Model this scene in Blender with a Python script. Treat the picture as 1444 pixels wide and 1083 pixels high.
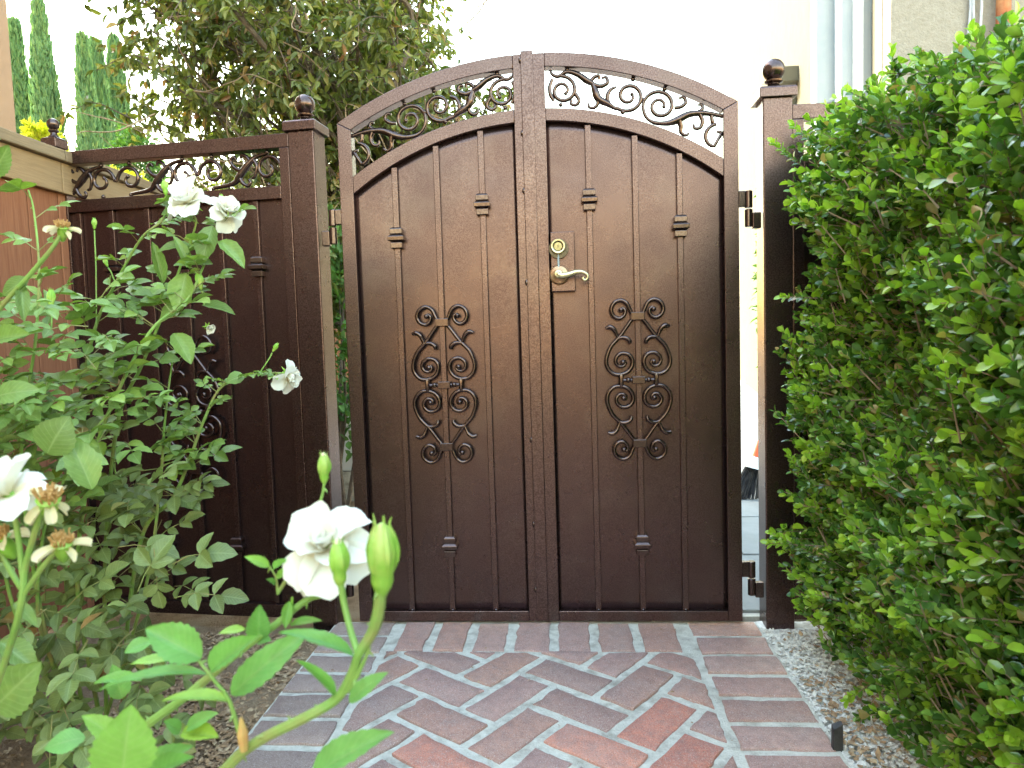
import bpy, math, random
import numpy as np
from mathutils import Matrix, Vector

for o in list(bpy.data.objects):
    bpy.data.objects.remove(o)
SC = bpy.context.scene
COL = SC.collection
rnd = random.Random(7)
rng = np.random.default_rng(7)

# ------------------------------------------------------------------ camera
CAM_POS = np.array([0.088, -2.305, 0.962])
YAW, PITCH, ROLL, FPX = 0.0783, 0.0681, -0.0312, 1004.5      # FPX: focal length in photo pixels (1444 wide)
_F = np.array([-math.sin(YAW) * math.cos(PITCH), math.cos(YAW) * math.cos(PITCH), -math.sin(PITCH)])
_R0 = np.array([math.cos(YAW), math.sin(YAW), 0.0])
_U0 = np.cross(_R0, _F)
_R = _R0 * math.cos(ROLL) + _U0 * math.sin(ROLL)
_U = _U0 * math.cos(ROLL) - _R0 * math.sin(ROLL)
cam = bpy.data.cameras.new('camera')
cam.sensor_width = 36.0
cam.lens = FPX * 36.0 / 1444.0
cam.clip_start = 0.02
cam.clip_end = 3000.0
cam.dof.use_dof = True
cam.dof.focus_distance = 2.2
cam.dof.aperture_fstop = 9.0
camo = bpy.data.objects.new('camera', cam)
COL.objects.link(camo)
camo.matrix_world = Matrix(((_R[0], _U[0], -_F[0], CAM_POS[0]),
                            (_R[1], _U[1], -_F[1], CAM_POS[1]),
                            (_R[2], _U[2], -_F[2], CAM_POS[2]),
                            (0, 0, 0, 1)))
SC.camera = camo

# ------------------------------------------------------------------ sky, sun, exposure
SUN_ROT, SUN_EL = math.radians(-66.0), math.radians(38.0)
world = bpy.data.worlds.new('World')
SC.world = world
world.use_nodes = True
wn, wl = world.node_tree.nodes, world.node_tree.links
sky = wn.new('ShaderNodeTexSky')
sky.sky_type = 'NISHITA'
sky.sun_disc = False
sky.sun_elevation = SUN_EL
sky.sun_rotation = SUN_ROT
sky.air_density = 2.6
sky.dust_density = 1.7
sky.ozone_density = 1.4
wl.new(sky.outputs[0], wn['Background'].inputs[0])
wn['Background'].inputs[1].default_value = 0.15
sun = bpy.data.lights.new('sun', 'SUN')
sun.energy = 1.2
sun.angle = math.radians(10.0)
sun.color = (1.0, 0.94, 0.82)
suno = bpy.data.objects.new('sun', sun)
COL.objects.link(suno)
_sd = Vector((math.sin(SUN_ROT) * math.cos(SUN_EL), math.cos(SUN_ROT) * math.cos(SUN_EL), math.sin(SUN_EL)))
suno.rotation_euler = _sd.to_track_quat('Z', 'Y').to_euler()
SC.view_settings.view_transform = 'Standard'
SC.view_settings.look = 'None'
SC.view_settings.exposure = 3.2
SC.view_settings.gamma = 1.0
SC.view_settings.use_curve_mapping = False
SC.render.engine = 'CYCLES'
SC.cycles.max_bounces = 5
SC.cycles.diffuse_bounces = 3
SC.cycles.glossy_bounces = 3
SC.cycles.transmission_bounces = 4
SC.cycles.use_adaptive_sampling = True
SC.cycles.adaptive_threshold = 0.02
SC.cycles.transparent_max_bounces = 8
SC.cycles.use_denoising = True


def at(u, v, d):
    """point seen at photo pixel (u, v) at depth d metres along the view axis"""
    return CAM_POS + (_F + _R * (u - 722.0) / FPX - _U * (v - 541.5) / FPX) * d


def project(P):
    d = np.asarray(P) - CAM_POS
    z = d @ _F
    zz = np.where(np.abs(z) < 1e-4, 1e-4, z)
    return 722 + FPX * (d @ _R) / zz, 541.5 - FPX * (d @ _U) / zz, z


# ------------------------------------------------------------------ materials
def new_mat(name):
    m = bpy.data.materials.new(name)
    m.use_nodes = True
    nt = m.node_tree
    return m, nt.nodes, nt.links, nt.nodes['Principled BSDF']


def ramp(n, stops):
    r = n.new('ShaderNodeValToRGB')
    e = r.color_ramp.elements
    while len(e) < len(stops):
        e.new(0.5)
    for i, (p, c) in enumerate(stops):
        e[i].position = p
        e[i].color = (*c, 1) if len(c) == 3 else c
    return r


def noise(n, l, vec, scale, detail=3, rough=0.55, dist=0.0):
    t = n.new('ShaderNodeTexNoise')
    t.inputs['Scale'].default_value = scale
    t.inputs['Detail'].default_value = detail
    t.inputs['Roughness'].default_value = rough
    t.inputs['Distortion'].default_value = dist
    l.new(vec, t.inputs['Vector'])
    return t.outputs['Fac']


def bump(n, l, fac, strength, dist, bsdf, prev=None):
    b = n.new('ShaderNodeBump')
    b.inputs['Strength'].default_value = strength
    b.inputs['Distance'].default_value = dist
    l.new(fac, b.inputs['Height'])
    if prev is not None:
        l.new(prev, b.inputs['Normal'])
    if bsdf is not None:
        l.new(b.outputs[0], bsdf.inputs['Normal'])
    return b.outputs[0]


def mixc(n, l, fac, a, b, mode='MIX'):
    m = n.new('ShaderNodeMix')
    m.data_type = 'RGBA'
    m.blend_type = mode
    for sock, val in ((m.inputs[0], fac), (m.inputs[6], a), (m.inputs[7], b)):
        if hasattr(val, 'is_linked') or hasattr(val, 'links'):
            l.new(val, sock)
        elif isinstance(val, (int, float)):
            sock.default_value = val
        else:
            sock.default_value = (*val, 1)
    return m.outputs[2]


def maprange(n, l, v, a, b, c=0.0, d=1.0):
    m = n.new('ShaderNodeMapRange')
    m.inputs[1].default_value = a
    m.inputs[2].default_value = b
    m.inputs[3].default_value = c
    m.inputs[4].default_value = d
    l.new(v, m.inputs[0])
    return m.outputs[0]


def surf_mat(name, c0, c1, scale, rough=0.8, spec=0.4, fine=0, bump_s=0.3, bump_d=0.003, c2=None, scale2=3.0, metallic=0.0):
    """two-tone noise material with fine bump, laid out in metres"""
    m, n, l, b = new_mat(name)
    pos = n.new('ShaderNodeNewGeometry').outputs['Position']
    f = noise(n, l, pos, scale, 5, 0.6)
    col = mixc(n, l, maprange(n, l, f, 0.33, 0.67), c0, c1)
    if c2 is not None:
        f2 = noise(n, l, pos, scale2, 4, 0.6)
        col = mixc(n, l, maprange(n, l, f2, 0.48, 0.70), col, c2)
    l.new(col, b.inputs['Base Color'])
    b.inputs['Roughness'].default_value = rough
    b.inputs['Specular IOR Level'].default_value = spec
    b.inputs['Metallic'].default_value = metallic
    fb = noise(n, l, pos, fine or scale * 4, 4, 0.6)
    bump(n, l, fb, bump_s, bump_d, b)
    return m


M = {}


def metal_paint(name, c0, c1, rough, grain, strength):
    m, n, l, b = new_mat(name)
    pos = n.new('ShaderNodeNewGeometry').outputs['Position']
    g = noise(n, l, pos, grain, 2, 0.5)
    g2 = noise(n, l, pos, 7.0, 4, 0.6)
    c = mixc(n, l, maprange(n, l, g, 0.36, 0.66), c0, c1)
    c = mixc(n, l, maprange(n, l, g2, 0.40, 0.75, 0.0, 0.30), c, (c0[0] * 0.8, c0[1] * 0.8, c0[2] * 0.8))
    dust = noise(n, l, pos, 700.0, 2, 0.5)
    c = mixc(n, l, maprange(n, l, dust, 0.68, 0.76, 0.0, 0.35), c, (0.30, 0.25, 0.21))
    g3 = noise(n, l, pos, 3.1, 6, 0.7)
    c = mixc(n, l, maprange(n, l, g3, 0.50, 0.72, 0.0, 0.22), c, (0.19, 0.155, 0.14))
    l.new(c, b.inputs['Base Color'])
    r = maprange(n, l, g2, 0.35, 0.70, rough - 0.02, rough + 0.04)
    l.new(r, b.inputs['Roughness'])
    b.inputs['Specular IOR Level'].default_value = 0.5
    b.inputs['Metallic'].default_value = 0.93
    bump(n, l, g, strength, 0.0016, b)
    return m


M['bronze'] = metal_paint('hammered bronze paint', (0.080, 0.048, 0.046), (0.158, 0.105, 0.102), 0.28, 240.0, 0.20)
M['bronze_sheet'] = metal_paint('bronze sheet paint', (0.078, 0.047, 0.046), (0.128, 0.084, 0.083), 0.28, 330.0, 0.13)
M['bronze_cast'] = metal_paint('cast bronze paint', (0.080, 0.054, 0.050), (0.130, 0.091, 0.085), 0.22, 200.0, 0.10)
M['brass'] = surf_mat('antique brass', (0.50, 0.44, 0.26), (0.62, 0.55, 0.36), 60, 0.30, 0.5, 300, 0.05, 0.0005, metallic=0.75)
M['brass_mid'] = surf_mat('worn brass', (0.26, 0.22, 0.11), (0.36, 0.31, 0.17), 120, 0.35, 0.5, 300, 0.1, 0.0005, metallic=0.7)
M['brass_dark'] = surf_mat('tarnished brass', (0.06, 0.045, 0.03), (0.13, 0.10, 0.06), 80, 0.40, 0.5, 300, 0.05, 0.0005, metallic=0.6)
M['copper'] = surf_mat('copper rosette', (0.50, 0.26, 0.14), (0.60, 0.42, 0.24), 60, 0.35, 0.5, 300, 0.05, 0.0005, metallic=0.7)
M['black_plastic'] = surf_mat('black plastic', (0.015, 0.015, 0.017), (0.05, 0.05, 0.052), 40, 0.55)
M['orange_plastic'] = surf_mat('orange plastic', (0.75, 0.13, 0.05), (0.8, 0.17, 0.07), 20, 0.4)
M['white_plastic'] = surf_mat('white plastic', (0.78, 0.80, 0.80), (0.72, 0.75, 0.76), 5, 0.4)
M['grey_metal'] = surf_mat('grey metal handle', (0.45, 0.46, 0.48), (0.55, 0.56, 0.58), 30, 0.4)

# walls
M['cream'] = surf_mat('cream stucco', (0.155, 0.144, 0.104), (0.175, 0.163, 0.120), 6, 0.9, 0.2, 120, 0.5, 0.006)
M['greige'] = surf_mat('grey beige stucco', (0.30, 0.27, 0.22), (0.36, 0.325, 0.27), 30, 0.9, 0.2, 90, 0.7, 0.008)
M['peach'] = surf_mat('peach stucco', (0.40, 0.265, 0.18), (0.43, 0.29, 0.20), 6, 0.9, 0.2, 120, 0.5, 0.006)
M['trim'] = surf_mat('white trim', (0.30, 0.34, 0.36), (0.35, 0.38, 0.39), 5, 0.5)
M['roof'] = surf_mat('clay roof', (0.30, 0.14, 0.09), (0.38, 0.20, 0.13), 10, 0.85)
M['rust'] = surf_mat('rusty orange pipe', (0.42, 0.13, 0.04), (0.30, 0.085, 0.03), 25, 0.7, 0.4, 120, 0.3, 0.003, (0.50, 0.24, 0.10), 9)
m, n, l, b = new_mat('window glass')
b.inputs['Base Color'].default_value = (0.55, 0.62, 0.66, 1)
b.inputs['Roughness'].default_value = 0.06
b.inputs['Specular IOR Level'].default_value = 0.9
M['glass'] = m

# ground
M['soil'] = surf_mat('brown soil', (0.22, 0.145, 0.088), (0.36, 0.25, 0.16), 22, 0.95, 0.1, 130, 1.0, 0.02, (0.37, 0.28, 0.19), 5)
M['chip'] = surf_mat('mulch chip', (0.22, 0.135, 0.08), (0.40, 0.27, 0.165), 60, 0.9, 0.1, 300, 0.4, 0.002, (0.50, 0.39, 0.26), 30)
M['gravel'] = surf_mat('pale gravel', (0.60, 0.57, 0.52), (0.78, 0.75, 0.70), 55, 0.9, 0.2, 300, 0.4, 0.002, (0.30, 0.24, 0.19), 45)
M['mortar'] = surf_mat('grey mortar', (0.54, 0.52, 0.45), (0.67, 0.65, 0.58), 45, 0.95, 0.15, 200, 1.0, 0.005, (0.34, 0.31, 0.26), 16)
M['concrete'] = surf_mat('pale concrete', (0.20, 0.215, 0.215), (0.25, 0.265, 0.265), 5, 0.9, 0.2, 90, 0.4, 0.003)


def brick_mat(name, cols, dusty):
    m, n, l, b = new_mat(name)
    pos = n.new('ShaderNodeNewGeometry').outputs['Position']
    oi = n.new('ShaderNodeObjectInfo')
    r = ramp(n, [(i / max(1, len(cols) - 1), c) for i, c in enumerate(cols)])
    l.new(oi.outputs['Random'], r.inputs[0])
    f = noise(n, l, pos, 38, 6, 0.68)
    c = mixc(n, l, maprange(n, l, f, 0.38, 0.68, 0.0, 0.55), r.outputs[0], (0.23, 0.145, 0.14))
    f2 = noise(n, l, pos, 95, 5, 0.75)
    c = mixc(n, l, maprange(n, l, f2, 0.52, 0.72, 0.0, dusty), c, (0.46, 0.37, 0.34))
    f3 = noise(n, l, pos, 6, 4, 0.6)
    c = mixc(n, l, maprange(n, l, f3, 0.50, 0.72, 0.0, 0.40), c, (0.36, 0.29, 0.27))
    f5 = noise(n, l, pos, 420, 2, 0.6)
    c = mixc(n, l, maprange(n, l, f5, 0.56, 0.66, 0.0, 0.8), c, (0.58, 0.50, 0.45))
    f6 = noise(n, l, pos, 300, 3, 0.7)
    c = mixc(n, l, maprange(n, l, f6, 0.56, 0.68, 0.0, 0.7), c, (0.12, 0.075, 0.07))
    l.new(c, b.inputs['Base Color'])
    rr = maprange(n, l, f3, 0.3, 0.7, 0.50, 0.80)
    l.new(rr, b.inputs['Roughness'])
    b.inputs['Specular IOR Level'].default_value = 0.45
    f4 = noise(n, l, pos, 170, 6, 0.7)
    nb = bump(n, l, f4, 0.85, 0.004, None)
    bump(n, l, f, 0.55, 0.007, b, nb)
    return m


M['brick_dark'] = brick_mat('maroon brick', [(0.40, 0.22, 0.175), (0.46, 0.245, 0.185), (0.35, 0.215, 0.185), (0.51, 0.27, 0.195), (0.43, 0.24, 0.20)], 0.45)
M['brick_red'] = brick_mat('red brick', [(0.64, 0.235, 0.155), (0.56, 0.205, 0.14), (0.68, 0.28, 0.19)], 0.38)
M['brick_grey'] = brick_mat('grey brown brick', [(0.31, 0.23, 0.20), (0.37, 0.27, 0.23), (0.34, 0.245, 0.215)], 0.45)
M['brick_edge'] = brick_mat('rosy edging brick', [(0.48, 0.29, 0.245), (0.43, 0.25, 0.215), (0.52, 0.325, 0.27)], 0.48)


def wood_mat(name, c0, c1, axis_scale):
    m, n, l, b = new_mat(name)
    pos = n.new('ShaderNodeNewGeometry').outputs['Position']
    mp = n.new('ShaderNodeMapping')
    mp.inputs['Scale'].default_value = axis_scale
    l.new(pos, mp.inputs[0])
    oi = n.new('ShaderNodeObjectInfo')
    f = noise(n, l, mp.outputs[0], 9, 6, 0.65, 0.8)
    c = mixc(n, l, maprange(n, l, f, 0.35, 0.66), c0, c1)
    c = mixc(n, l, maprange(n, l, oi.outputs['Random'], 0, 1, 0.0, 0.45), c, (c0[0] * 0.75, c0[1] * 0.62, c0[2] * 0.55))
    l.new(c, b.inputs['Base Color'])
    b.inputs['Roughness'].default_value = 0.75
    b.inputs['Specular IOR Level'].default_value = 0.3
    bump(n, l, f, 0.4, 0.004, b)
    return m


M['redwood'] = wood_mat('redwood boards', (0.24, 0.092, 0.048), (0.34, 0.150, 0.080), (12, 12, 0.7))
M['tanwood'] = wood_mat('tan cedar boards', (0.27, 0.18, 0.10), (0.35, 0.24, 0.135), (12, 0.7, 12))
M['greywood'] = wood_mat('weathered cap board', (0.20, 0.15, 0.095), (0.30, 0.225, 0.145), (12, 0.7, 12))
M['bark'] = surf_mat('grey brown bark', (0.11, 0.085, 0.065), (0.20, 0.155, 0.12), 40, 0.9, 0.15, 160, 0.8, 0.006)
M['twig'] = surf_mat('pale twig', (0.24, 0.17, 0.11), (0.36, 0.27, 0.18), 40, 0.85, 0.15, 160, 0.4, 0.002)


def leaf_mat(name, stops, rough=0.45, trans=0.28, tcol=(1.5, 1.7, 0.6), spec=0.45, vein=0.0):
    m, n, l, b = new_mat(name)
    geo = n.new('ShaderNodeNewGeometry')
    oi = n.new('ShaderNodeObjectInfo')
    ad = n.new('ShaderNodeMath')
    ad.operation = 'ADD'
    l.new(geo.outputs['Random Per Island'], ad.inputs[0])
    l.new(oi.outputs['Random'], ad.inputs[1])
    fr = n.new('ShaderNodeMath')
    fr.operation = 'FRACT'
    l.new(ad.outputs[0], fr.inputs[0])
    r = ramp(n, stops)
    l.new(fr.outputs[0], r.inputs[0])
    f = noise(n, l, geo.outputs['Position'], 90, 3, 0.6)
    col = mixc(n, l, maprange(n, l, f, 0.35, 0.7, 0.0, 0.35), r.outputs[0], (0.5, 0.5, 0.45), 'MULTIPLY')
    f9 = noise(n, l, geo.outputs['Position'], 28, 5, 0.7)
    col = mixc(n, l, maprange(n, l, f9, 0.55, 0.75, 0.0, 0.35), col, (0.24, 0.27, 0.06))
    if vein:
        atn = n.new('ShaderNodeAttribute')
        atn.attribute_name = 'leafuv'
        sp = n.new('ShaderNodeSeparateXYZ')
        l.new(atn.outputs['Vector'], sp.inputs[0])

        def mth(op, a_, b_=None):
            q_ = n.new('ShaderNodeMath')
            q_.operation = op
            for k_, v_ in enumerate((a_, b_)):
                if v_ is None:
                    continue
                if isinstance(v_, (int, float)):
                    q_.inputs[k_].default_value = v_
                else:
                    l.new(v_, q_.inputs[k_])
            return q_.outputs[0]
        au = mth('ABSOLUTE', sp.outputs[0])
        mid = maprange(n, l, au, 0.0, 0.09, 1.0, 0.0)
        ph = mth('FRACT', mth('SUBTRACT', mth('MULTIPLY', sp.outputs[1], 9.0), mth('MULTIPLY', au, 2.6)))
        rib = maprange(n, l, mth('ABSOLUTE', mth('SUBTRACT', ph, 0.5)), 0.0, 0.16, 0.5, 0.0)
        vm = mth('MAXIMUM', mid, rib)
        col = mixc(n, l, mth('MULTIPLY', vm, vein), col, (0.42, 0.50, 0.24))
        f = mth('SUBTRACT', f, mth('MULTIPLY', vm, 0.5))
    l.new(col, b.inputs['Base Color'])
    b.inputs['Roughness'].default_value = rough
    b.inputs['Specular IOR Level'].default_value = spec
    bump(n, l, f, 0.3, 0.002, b)
    tr = n.new('ShaderNodeBsdfTranslucent')
    tc = mixc(n, l, 1.0, col, tcol, 'MULTIPLY')
    l.new(tc, tr.inputs[0])
    mx = n.new('ShaderNodeMixShader')
    mx.inputs[0].default_value = trans
    l.new(b.outputs[0], mx.inputs[1])
    l.new(tr.outputs[0], mx.inputs[2])
    l.new(mx.outputs[0], n['Material Output'].inputs[0])
    return m


M['rose_leaf'] = leaf_mat('rose leaf', [(0, (0.125, 0.20, 0.048)), (0.35, (0.165, 0.265, 0.062)), (0.7, (0.205, 0.32, 0.080)), (0.9, (0.25, 0.36, 0.07)), (1, (0.22, 0.31, 0.05))], 0.42, 0.25, vein=0.30)
M['rose_leaf_old'] = leaf_mat('old rose leaf', [(0, (0.115, 0.155, 0.045)), (0.5, (0.175, 0.225, 0.066)), (0.95, (0.225, 0.275, 0.085)), (0.98, (0.34, 0.20, 0.06)), (1, (0.30, 0.12, 0.05))], 0.46, 0.2, vein=0.30)
M['rose_leaf_new'] = leaf_mat('young rose leaf', [(0, (0.15, 0.35, 0.090)), (0.7, (0.20, 0.42, 0.105)), (0.9, (0.24, 0.45, 0.09)), (1, (0.34, 0.50, 0.06))], 0.40, 0.28, vein=0.26)
M['cane'] = surf_mat('green rose cane', (0.16, 0.30, 0.055), (0.24, 0.37, 0.085), 30, 0.5, 0.4, 120, 0.2, 0.002, (0.27, 0.22, 0.08), 18)
M['stalk'] = surf_mat('leaf stalk', (0.20, 0.26, 0.07), (0.30, 0.22, 0.09), 30, 0.55, 0.4)
M['bud'] = surf_mat('green rose bud', (0.17, 0.36, 0.035), (0.27, 0.46, 0.06), 50, 0.45, 0.4, 160, 0.2, 0.002, (0.38, 0.47, 0.11), 40)
M['stipule'] = surf_mat('reddish stipule', (0.55, 0.28, 0.10), (0.50, 0.40, 0.12), 60, 0.6, 0.3)
M['box_leaf'] = leaf_mat('boxwood leaf', [(0, (0.040, 0.105, 0.020)), (0.35, (0.090, 0.200, 0.034)), (0.75, (0.165, 0.305, 0.048)), (0.945, (0.26, 0.40, 0.06)), (0.975, (0.36, 0.27, 0.10)), (1, (0.42, 0.28, 0.13))], 0.24, 0.22, spec=0.7)
M['box_young'] = leaf_mat('young boxwood leaf', [(0, (0.23, 0.41, 0.035)), (0.5, (0.31, 0.50, 0.050)), (1, (0.40, 0.56, 0.07))], 0.30, 0.32, spec=0.6)
M['tree_leaf'] = leaf_mat('olive tree leaf', [(0, (0.085, 0.115, 0.034)), (0.35, (0.145, 0.180, 0.052)), (0.7, (0.215, 0.240, 0.074)), (0.90, (0.32, 0.31, 0.10)), (0.965, (0.36, 0.25, 0.12)), (1, (0.36, 0.16, 0.08))], 0.42, 0.38)
M['cypress'] = leaf_mat('cypress green', [(0, (0.13, 0.27, 0.13)), (0.5, (0.20, 0.36, 0.16)), (1, (0.28, 0.43, 0.17))], 0.6, 0.15)
M['yellow_leaf'] = leaf_mat('yellow green shrub leaf', [(0, (0.36, 0.40, 0.03)), (0.5, (0.50, 0.52, 0.04)), (1, (0.58, 0.56, 0.06))], 0.5, 0.35)
M['shrub_leaf'] = leaf_mat('shrub leaf', [(0, (0.05, 0.13, 0.03)), (0.5, (0.085, 0.20, 0.045)), (1, (0.14, 0.27, 0.06))], 0.5, 0.25)


def petal_mat(name, c_edge, c_base):
    m, n, l, b = new_mat(name)
    geo = n.new('ShaderNodeNewGeometry')
    f = noise(n, l, geo.outputs['Position'], 60, 3, 0.5)
    uv = n.new('ShaderNodeTexCoord')
    sep = n.new('ShaderNodeSeparateXYZ')
    l.new(uv.outputs['Object'], sep.inputs[0])
    base = mixc(n, l, maprange(n, l, sep.outputs[1], 0.0, 0.55), c_base, c_edge)
    c = mixc(n, l, maprange(n, l, f, 0.4, 0.7, 0.0, 0.25), base, (0.80, 0.76, 0.62))
    l.new(c, b.inputs['Base Color'])
    b.inputs['Roughness'].default_value = 0.6
    b.inputs['Specular IOR Level'].default_value = 0.25
    tr = n.new('ShaderNodeBsdfTranslucent')
    l.new(c, tr.inputs[0])
    mx = n.new('ShaderNodeMixShader')
    mx.inputs[0].default_value = 0.32
    l.new(b.outputs[0], mx.inputs[1])
    l.new(tr.outputs[0], mx.inputs[2])
    l.new(mx.outputs[0], n['Material Output'].inputs[0])
    return m


M['petal'] = petal_mat('white rose petal', (0.88, 0.86, 0.77), (0.86, 0.76, 0.48))
M['petal_old'] = petal_mat('faded yellow petal', (0.80, 0.70, 0.42), (0.60, 0.56, 0.20))
M['stamen'] = surf_mat('brown stamens', (0.42, 0.22, 0.07), (0.58, 0.36, 0.14), 200, 0.8, 0.2)


# ------------------------------------------------------------------ mesh helpers
class MB:
    def __init__(s):
        s.v, s.f = [], []

    def add(s, verts, faces):
        o = len(s.v)
        s.v += [tuple(map(float, p)) for p in verts]
        s.f += [tuple(i + o for i in q) for q in faces]
        return s

    def box(s, x0, x1, y0, y1, z0, z1):
        return s.add([(x0, y0, z0), (x1, y0, z0), (x1, y1, z0), (x0, y1, z0), (x0, y0, z1), (x1, y0, z1), (x1, y1, z1), (x0, y1, z1)],
                     [(0, 3, 2, 1), (4, 5, 6, 7), (0, 1, 5, 4), (1, 2, 6, 5), (2, 3, 7, 6), (3, 0, 4, 7)])

    def prism_y(s, poly, y0, y1):
        """polygon in (x, z), counter-clockwise seen from -Y, extruded from y0 (front) to y1"""
        k = len(poly)
        vs = [(x, y0, z) for x, z in poly] + [(x, y1, z) for x, z in poly]
        fs = [tuple(range(k)), tuple(range(2 * k - 1, k - 1, -1))]
        fs += [(i, i + k, (i + 1) % k + k, (i + 1) % k) for i in range(k)]
        return s.add(vs, fs)

    def strip_y(s, top, bot, y0, y1):
        """rail between two polylines of (x, z), extruded from y0 to y1"""
        k = len(top)
        vs = [(x, y0, z) for x, z in bot] + [(x, y0, z) for x, z in top] + [(x, y1, z) for x, z in bot] + [(x, y1, z) for x, z in top]
        fs = []
        for i in range(k - 1):
            fs += [(i, i + 1, k + i + 1, k + i), (2 * k + i + 1, 2 * k + i, 3 * k + i, 3 * k + i + 1),
                   (k + i, k + i + 1, 3 * k + i + 1, 3 * k + i), (i + 1, i, 2 * k + i, 2 * k + i + 1)]
        fs += [(0, k, 3 * k, 2 * k), (k - 1, 3 * k - 1, 4 * k - 1, 2 * k - 1)]
        return s.add(vs, fs)

    def lathe(s, prof, c, axis='z', n=16, cap=True):
        vs, fs = [], []
        for r, h in prof:
            for i in range(n):
                a = 2 * math.pi * i / n
                p = (r * math.cos(a), r * math.sin(a), h)
                if axis == 'y':
                    p = (p[0], p[2], p[1])
                elif axis == 'x':
                    p = (p[2], p[0], p[1])
                vs.append((c[0] + p[0], c[1] + p[1], c[2] + p[2]))
        for j in range(len(prof) - 1):
            for i in range(n):
                fs.append((j * n + i, j * n + (i + 1) % n, (j + 1) * n + (i + 1) % n, (j + 1) * n + i))
        if cap:
            fs.append(tuple(range(n - 1, -1, -1)))
            fs.append(tuple((len(prof) - 1) * n + i for i in range(n)))
        return s.add(vs, fs)

    def squares(s, prof, c):
        """stack of square sections: prof = [(half size, height)]"""
        vs, fs = [], []
        for r, h in prof:
            vs += [(c[0] - r, c[1] - r, c[2] + h), (c[0] + r, c[1] - r, c[2] + h), (c[0] + r, c[1] + r, c[2] + h), (c[0] - r, c[1] + r, c[2] + h)]
        for j in range(len(prof) - 1):
            for i in range(4):
                fs.append((j * 4 + i, j * 4 + (i + 1) % 4, j * 4 + 4 + (i + 1) % 4, j * 4 + 4 + i))
        fs += [(3, 2, 1, 0), tuple((len(prof) - 1) * 4 + i for i in range(4))]
        return s.add(vs, fs)

    def tube(s, pts, rad, sides=6, flat=None):
        P = np.asarray(pts, float)
        k = len(P)
        R = np.full(k, rad) if np.isscalar(rad) else np.interp(np.linspace(0, 1, k), np.linspace(0, 1, len(rad)), rad)
        T = np.gradient(P, axis=0)
        T /= np.linalg.norm(T, axis=1)[:, None] + 1e-12
        ref = np.array([0, 0, 1.0]) if abs(T[0][2]) < 0.9 else np.array([1.0, 0, 0])
        N = np.cross(T[0], ref)
        N /= np.linalg.norm(N)
        vs = []
        for i in range(k):
            N = N - T[i] * (N @ T[i])
            N /= np.linalg.norm(N) + 1e-12
            B = np.cross(T[i], N)
            for j in range(sides):
                a = 2 * math.pi * j / sides
                vs.append(P[i] + (N * math.cos(a) + B * math.sin(a)) * R[i])
        fs = []
        for i in range(k - 1):
            for j in range(sides):
                fs.append((i * sides + j, i * sides + (j + 1) % sides, (i + 1) * sides + (j + 1) % sides, (i + 1) * sides + j))
        fs.append(tuple(range(sides - 1, -1, -1)))
        fs.append(tuple((k - 1) * sides + j for j in range(sides)))
        return s.add(vs, fs)

    def ball(s, c, r, n=10, sz=1.0):
        prof = [(max(1e-4, r * math.sin(math.pi * i / n)), -r * sz * math.cos(math.pi * i / n)) for i in range(n + 1)]
        return s.lathe(prof, c, 'z', n + 4)

    def mesh(s, name):
        me = bpy.data.meshes.new(name)
        me.from_pydata(s.v, [], s.f)
        return me

    def build(s, name, mat, parent=None, smooth=False, bevel=0.0, angle=40):
        me = s.mesh(name)
        return link(name, me, mat, parent, smooth, bevel, angle)


def link(name, me, mat, parent=None, smooth=False, bevel=0.0, angle=40):
    if mat is not None and not me.materials:
        me.materials.append(M[mat])
    if smooth:
        me.polygons.foreach_set('use_smooth', [True] * len(me.polygons))
        try:
            me.set_sharp_from_angle(angle=math.radians(angle))
        except Exception:
            pass
    me.update()
    o = bpy.data.objects.new(name, me)
    COL.objects.link(o)
    if parent is not None:
        o.parent = parent
        if parent.type == 'EMPTY' and parent.parent is None:
            o.location = -Vector(parent.location)
    if bevel > 0:
        bv = o.modifiers.new('bevel', 'BEVEL')
        bv.width = bevel
        bv.segments = 2
        bv.limit_method = 'ANGLE'
        bv.angle_limit = math.radians(35)
    return o


def thing(name, label, cat, loc=(0, 0, 0), group=None):
    o = bpy.data.objects.new(name, None)
    COL.objects.link(o)
    o.empty_display_size = 0.05
    o.location = loc
    tag(o, label, cat, group)
    return o


def tag(o, label=None, cat=None, group=None, kind=None):
    if label:
        o['label'] = label
    if cat:
        o['category'] = cat
    if group:
        o['group'] = group
    if kind:
        o['kind'] = kind
    return o


def fast_mesh(name, V, Q, uv=None):
    """mesh from numpy arrays: V (n,3), Q (m,4) quads"""
    me = bpy.data.meshes.new(name)
    V = np.ascontiguousarray(V, np.float32)
    Q = np.ascontiguousarray(Q, np.int32)
    me.vertices.add(len(V))
    me.vertices.foreach_set('co', V.ravel())
    k = Q.shape[1]
    me.loops.add(Q.size)
    me.loops.foreach_set('vertex_index', Q.ravel())
    me.polygons.add(len(Q))
    me.polygons.foreach_set('loop_start', np.arange(0, Q.size, k, dtype=np.int32))
    me.polygons.foreach_set('loop_total', np.full(len(Q), k, np.int32))
    me.polygons.foreach_set('use_smooth', np.ones(len(Q), bool))
    if uv is not None:
        at_ = me.attributes.new('leafuv', 'FLOAT_VECTOR', 'POINT')
        at_.data.foreach_set('vector', np.ascontiguousarray(uv, np.float32).ravel())
    me.update()
    me.validate()
    return me


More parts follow.
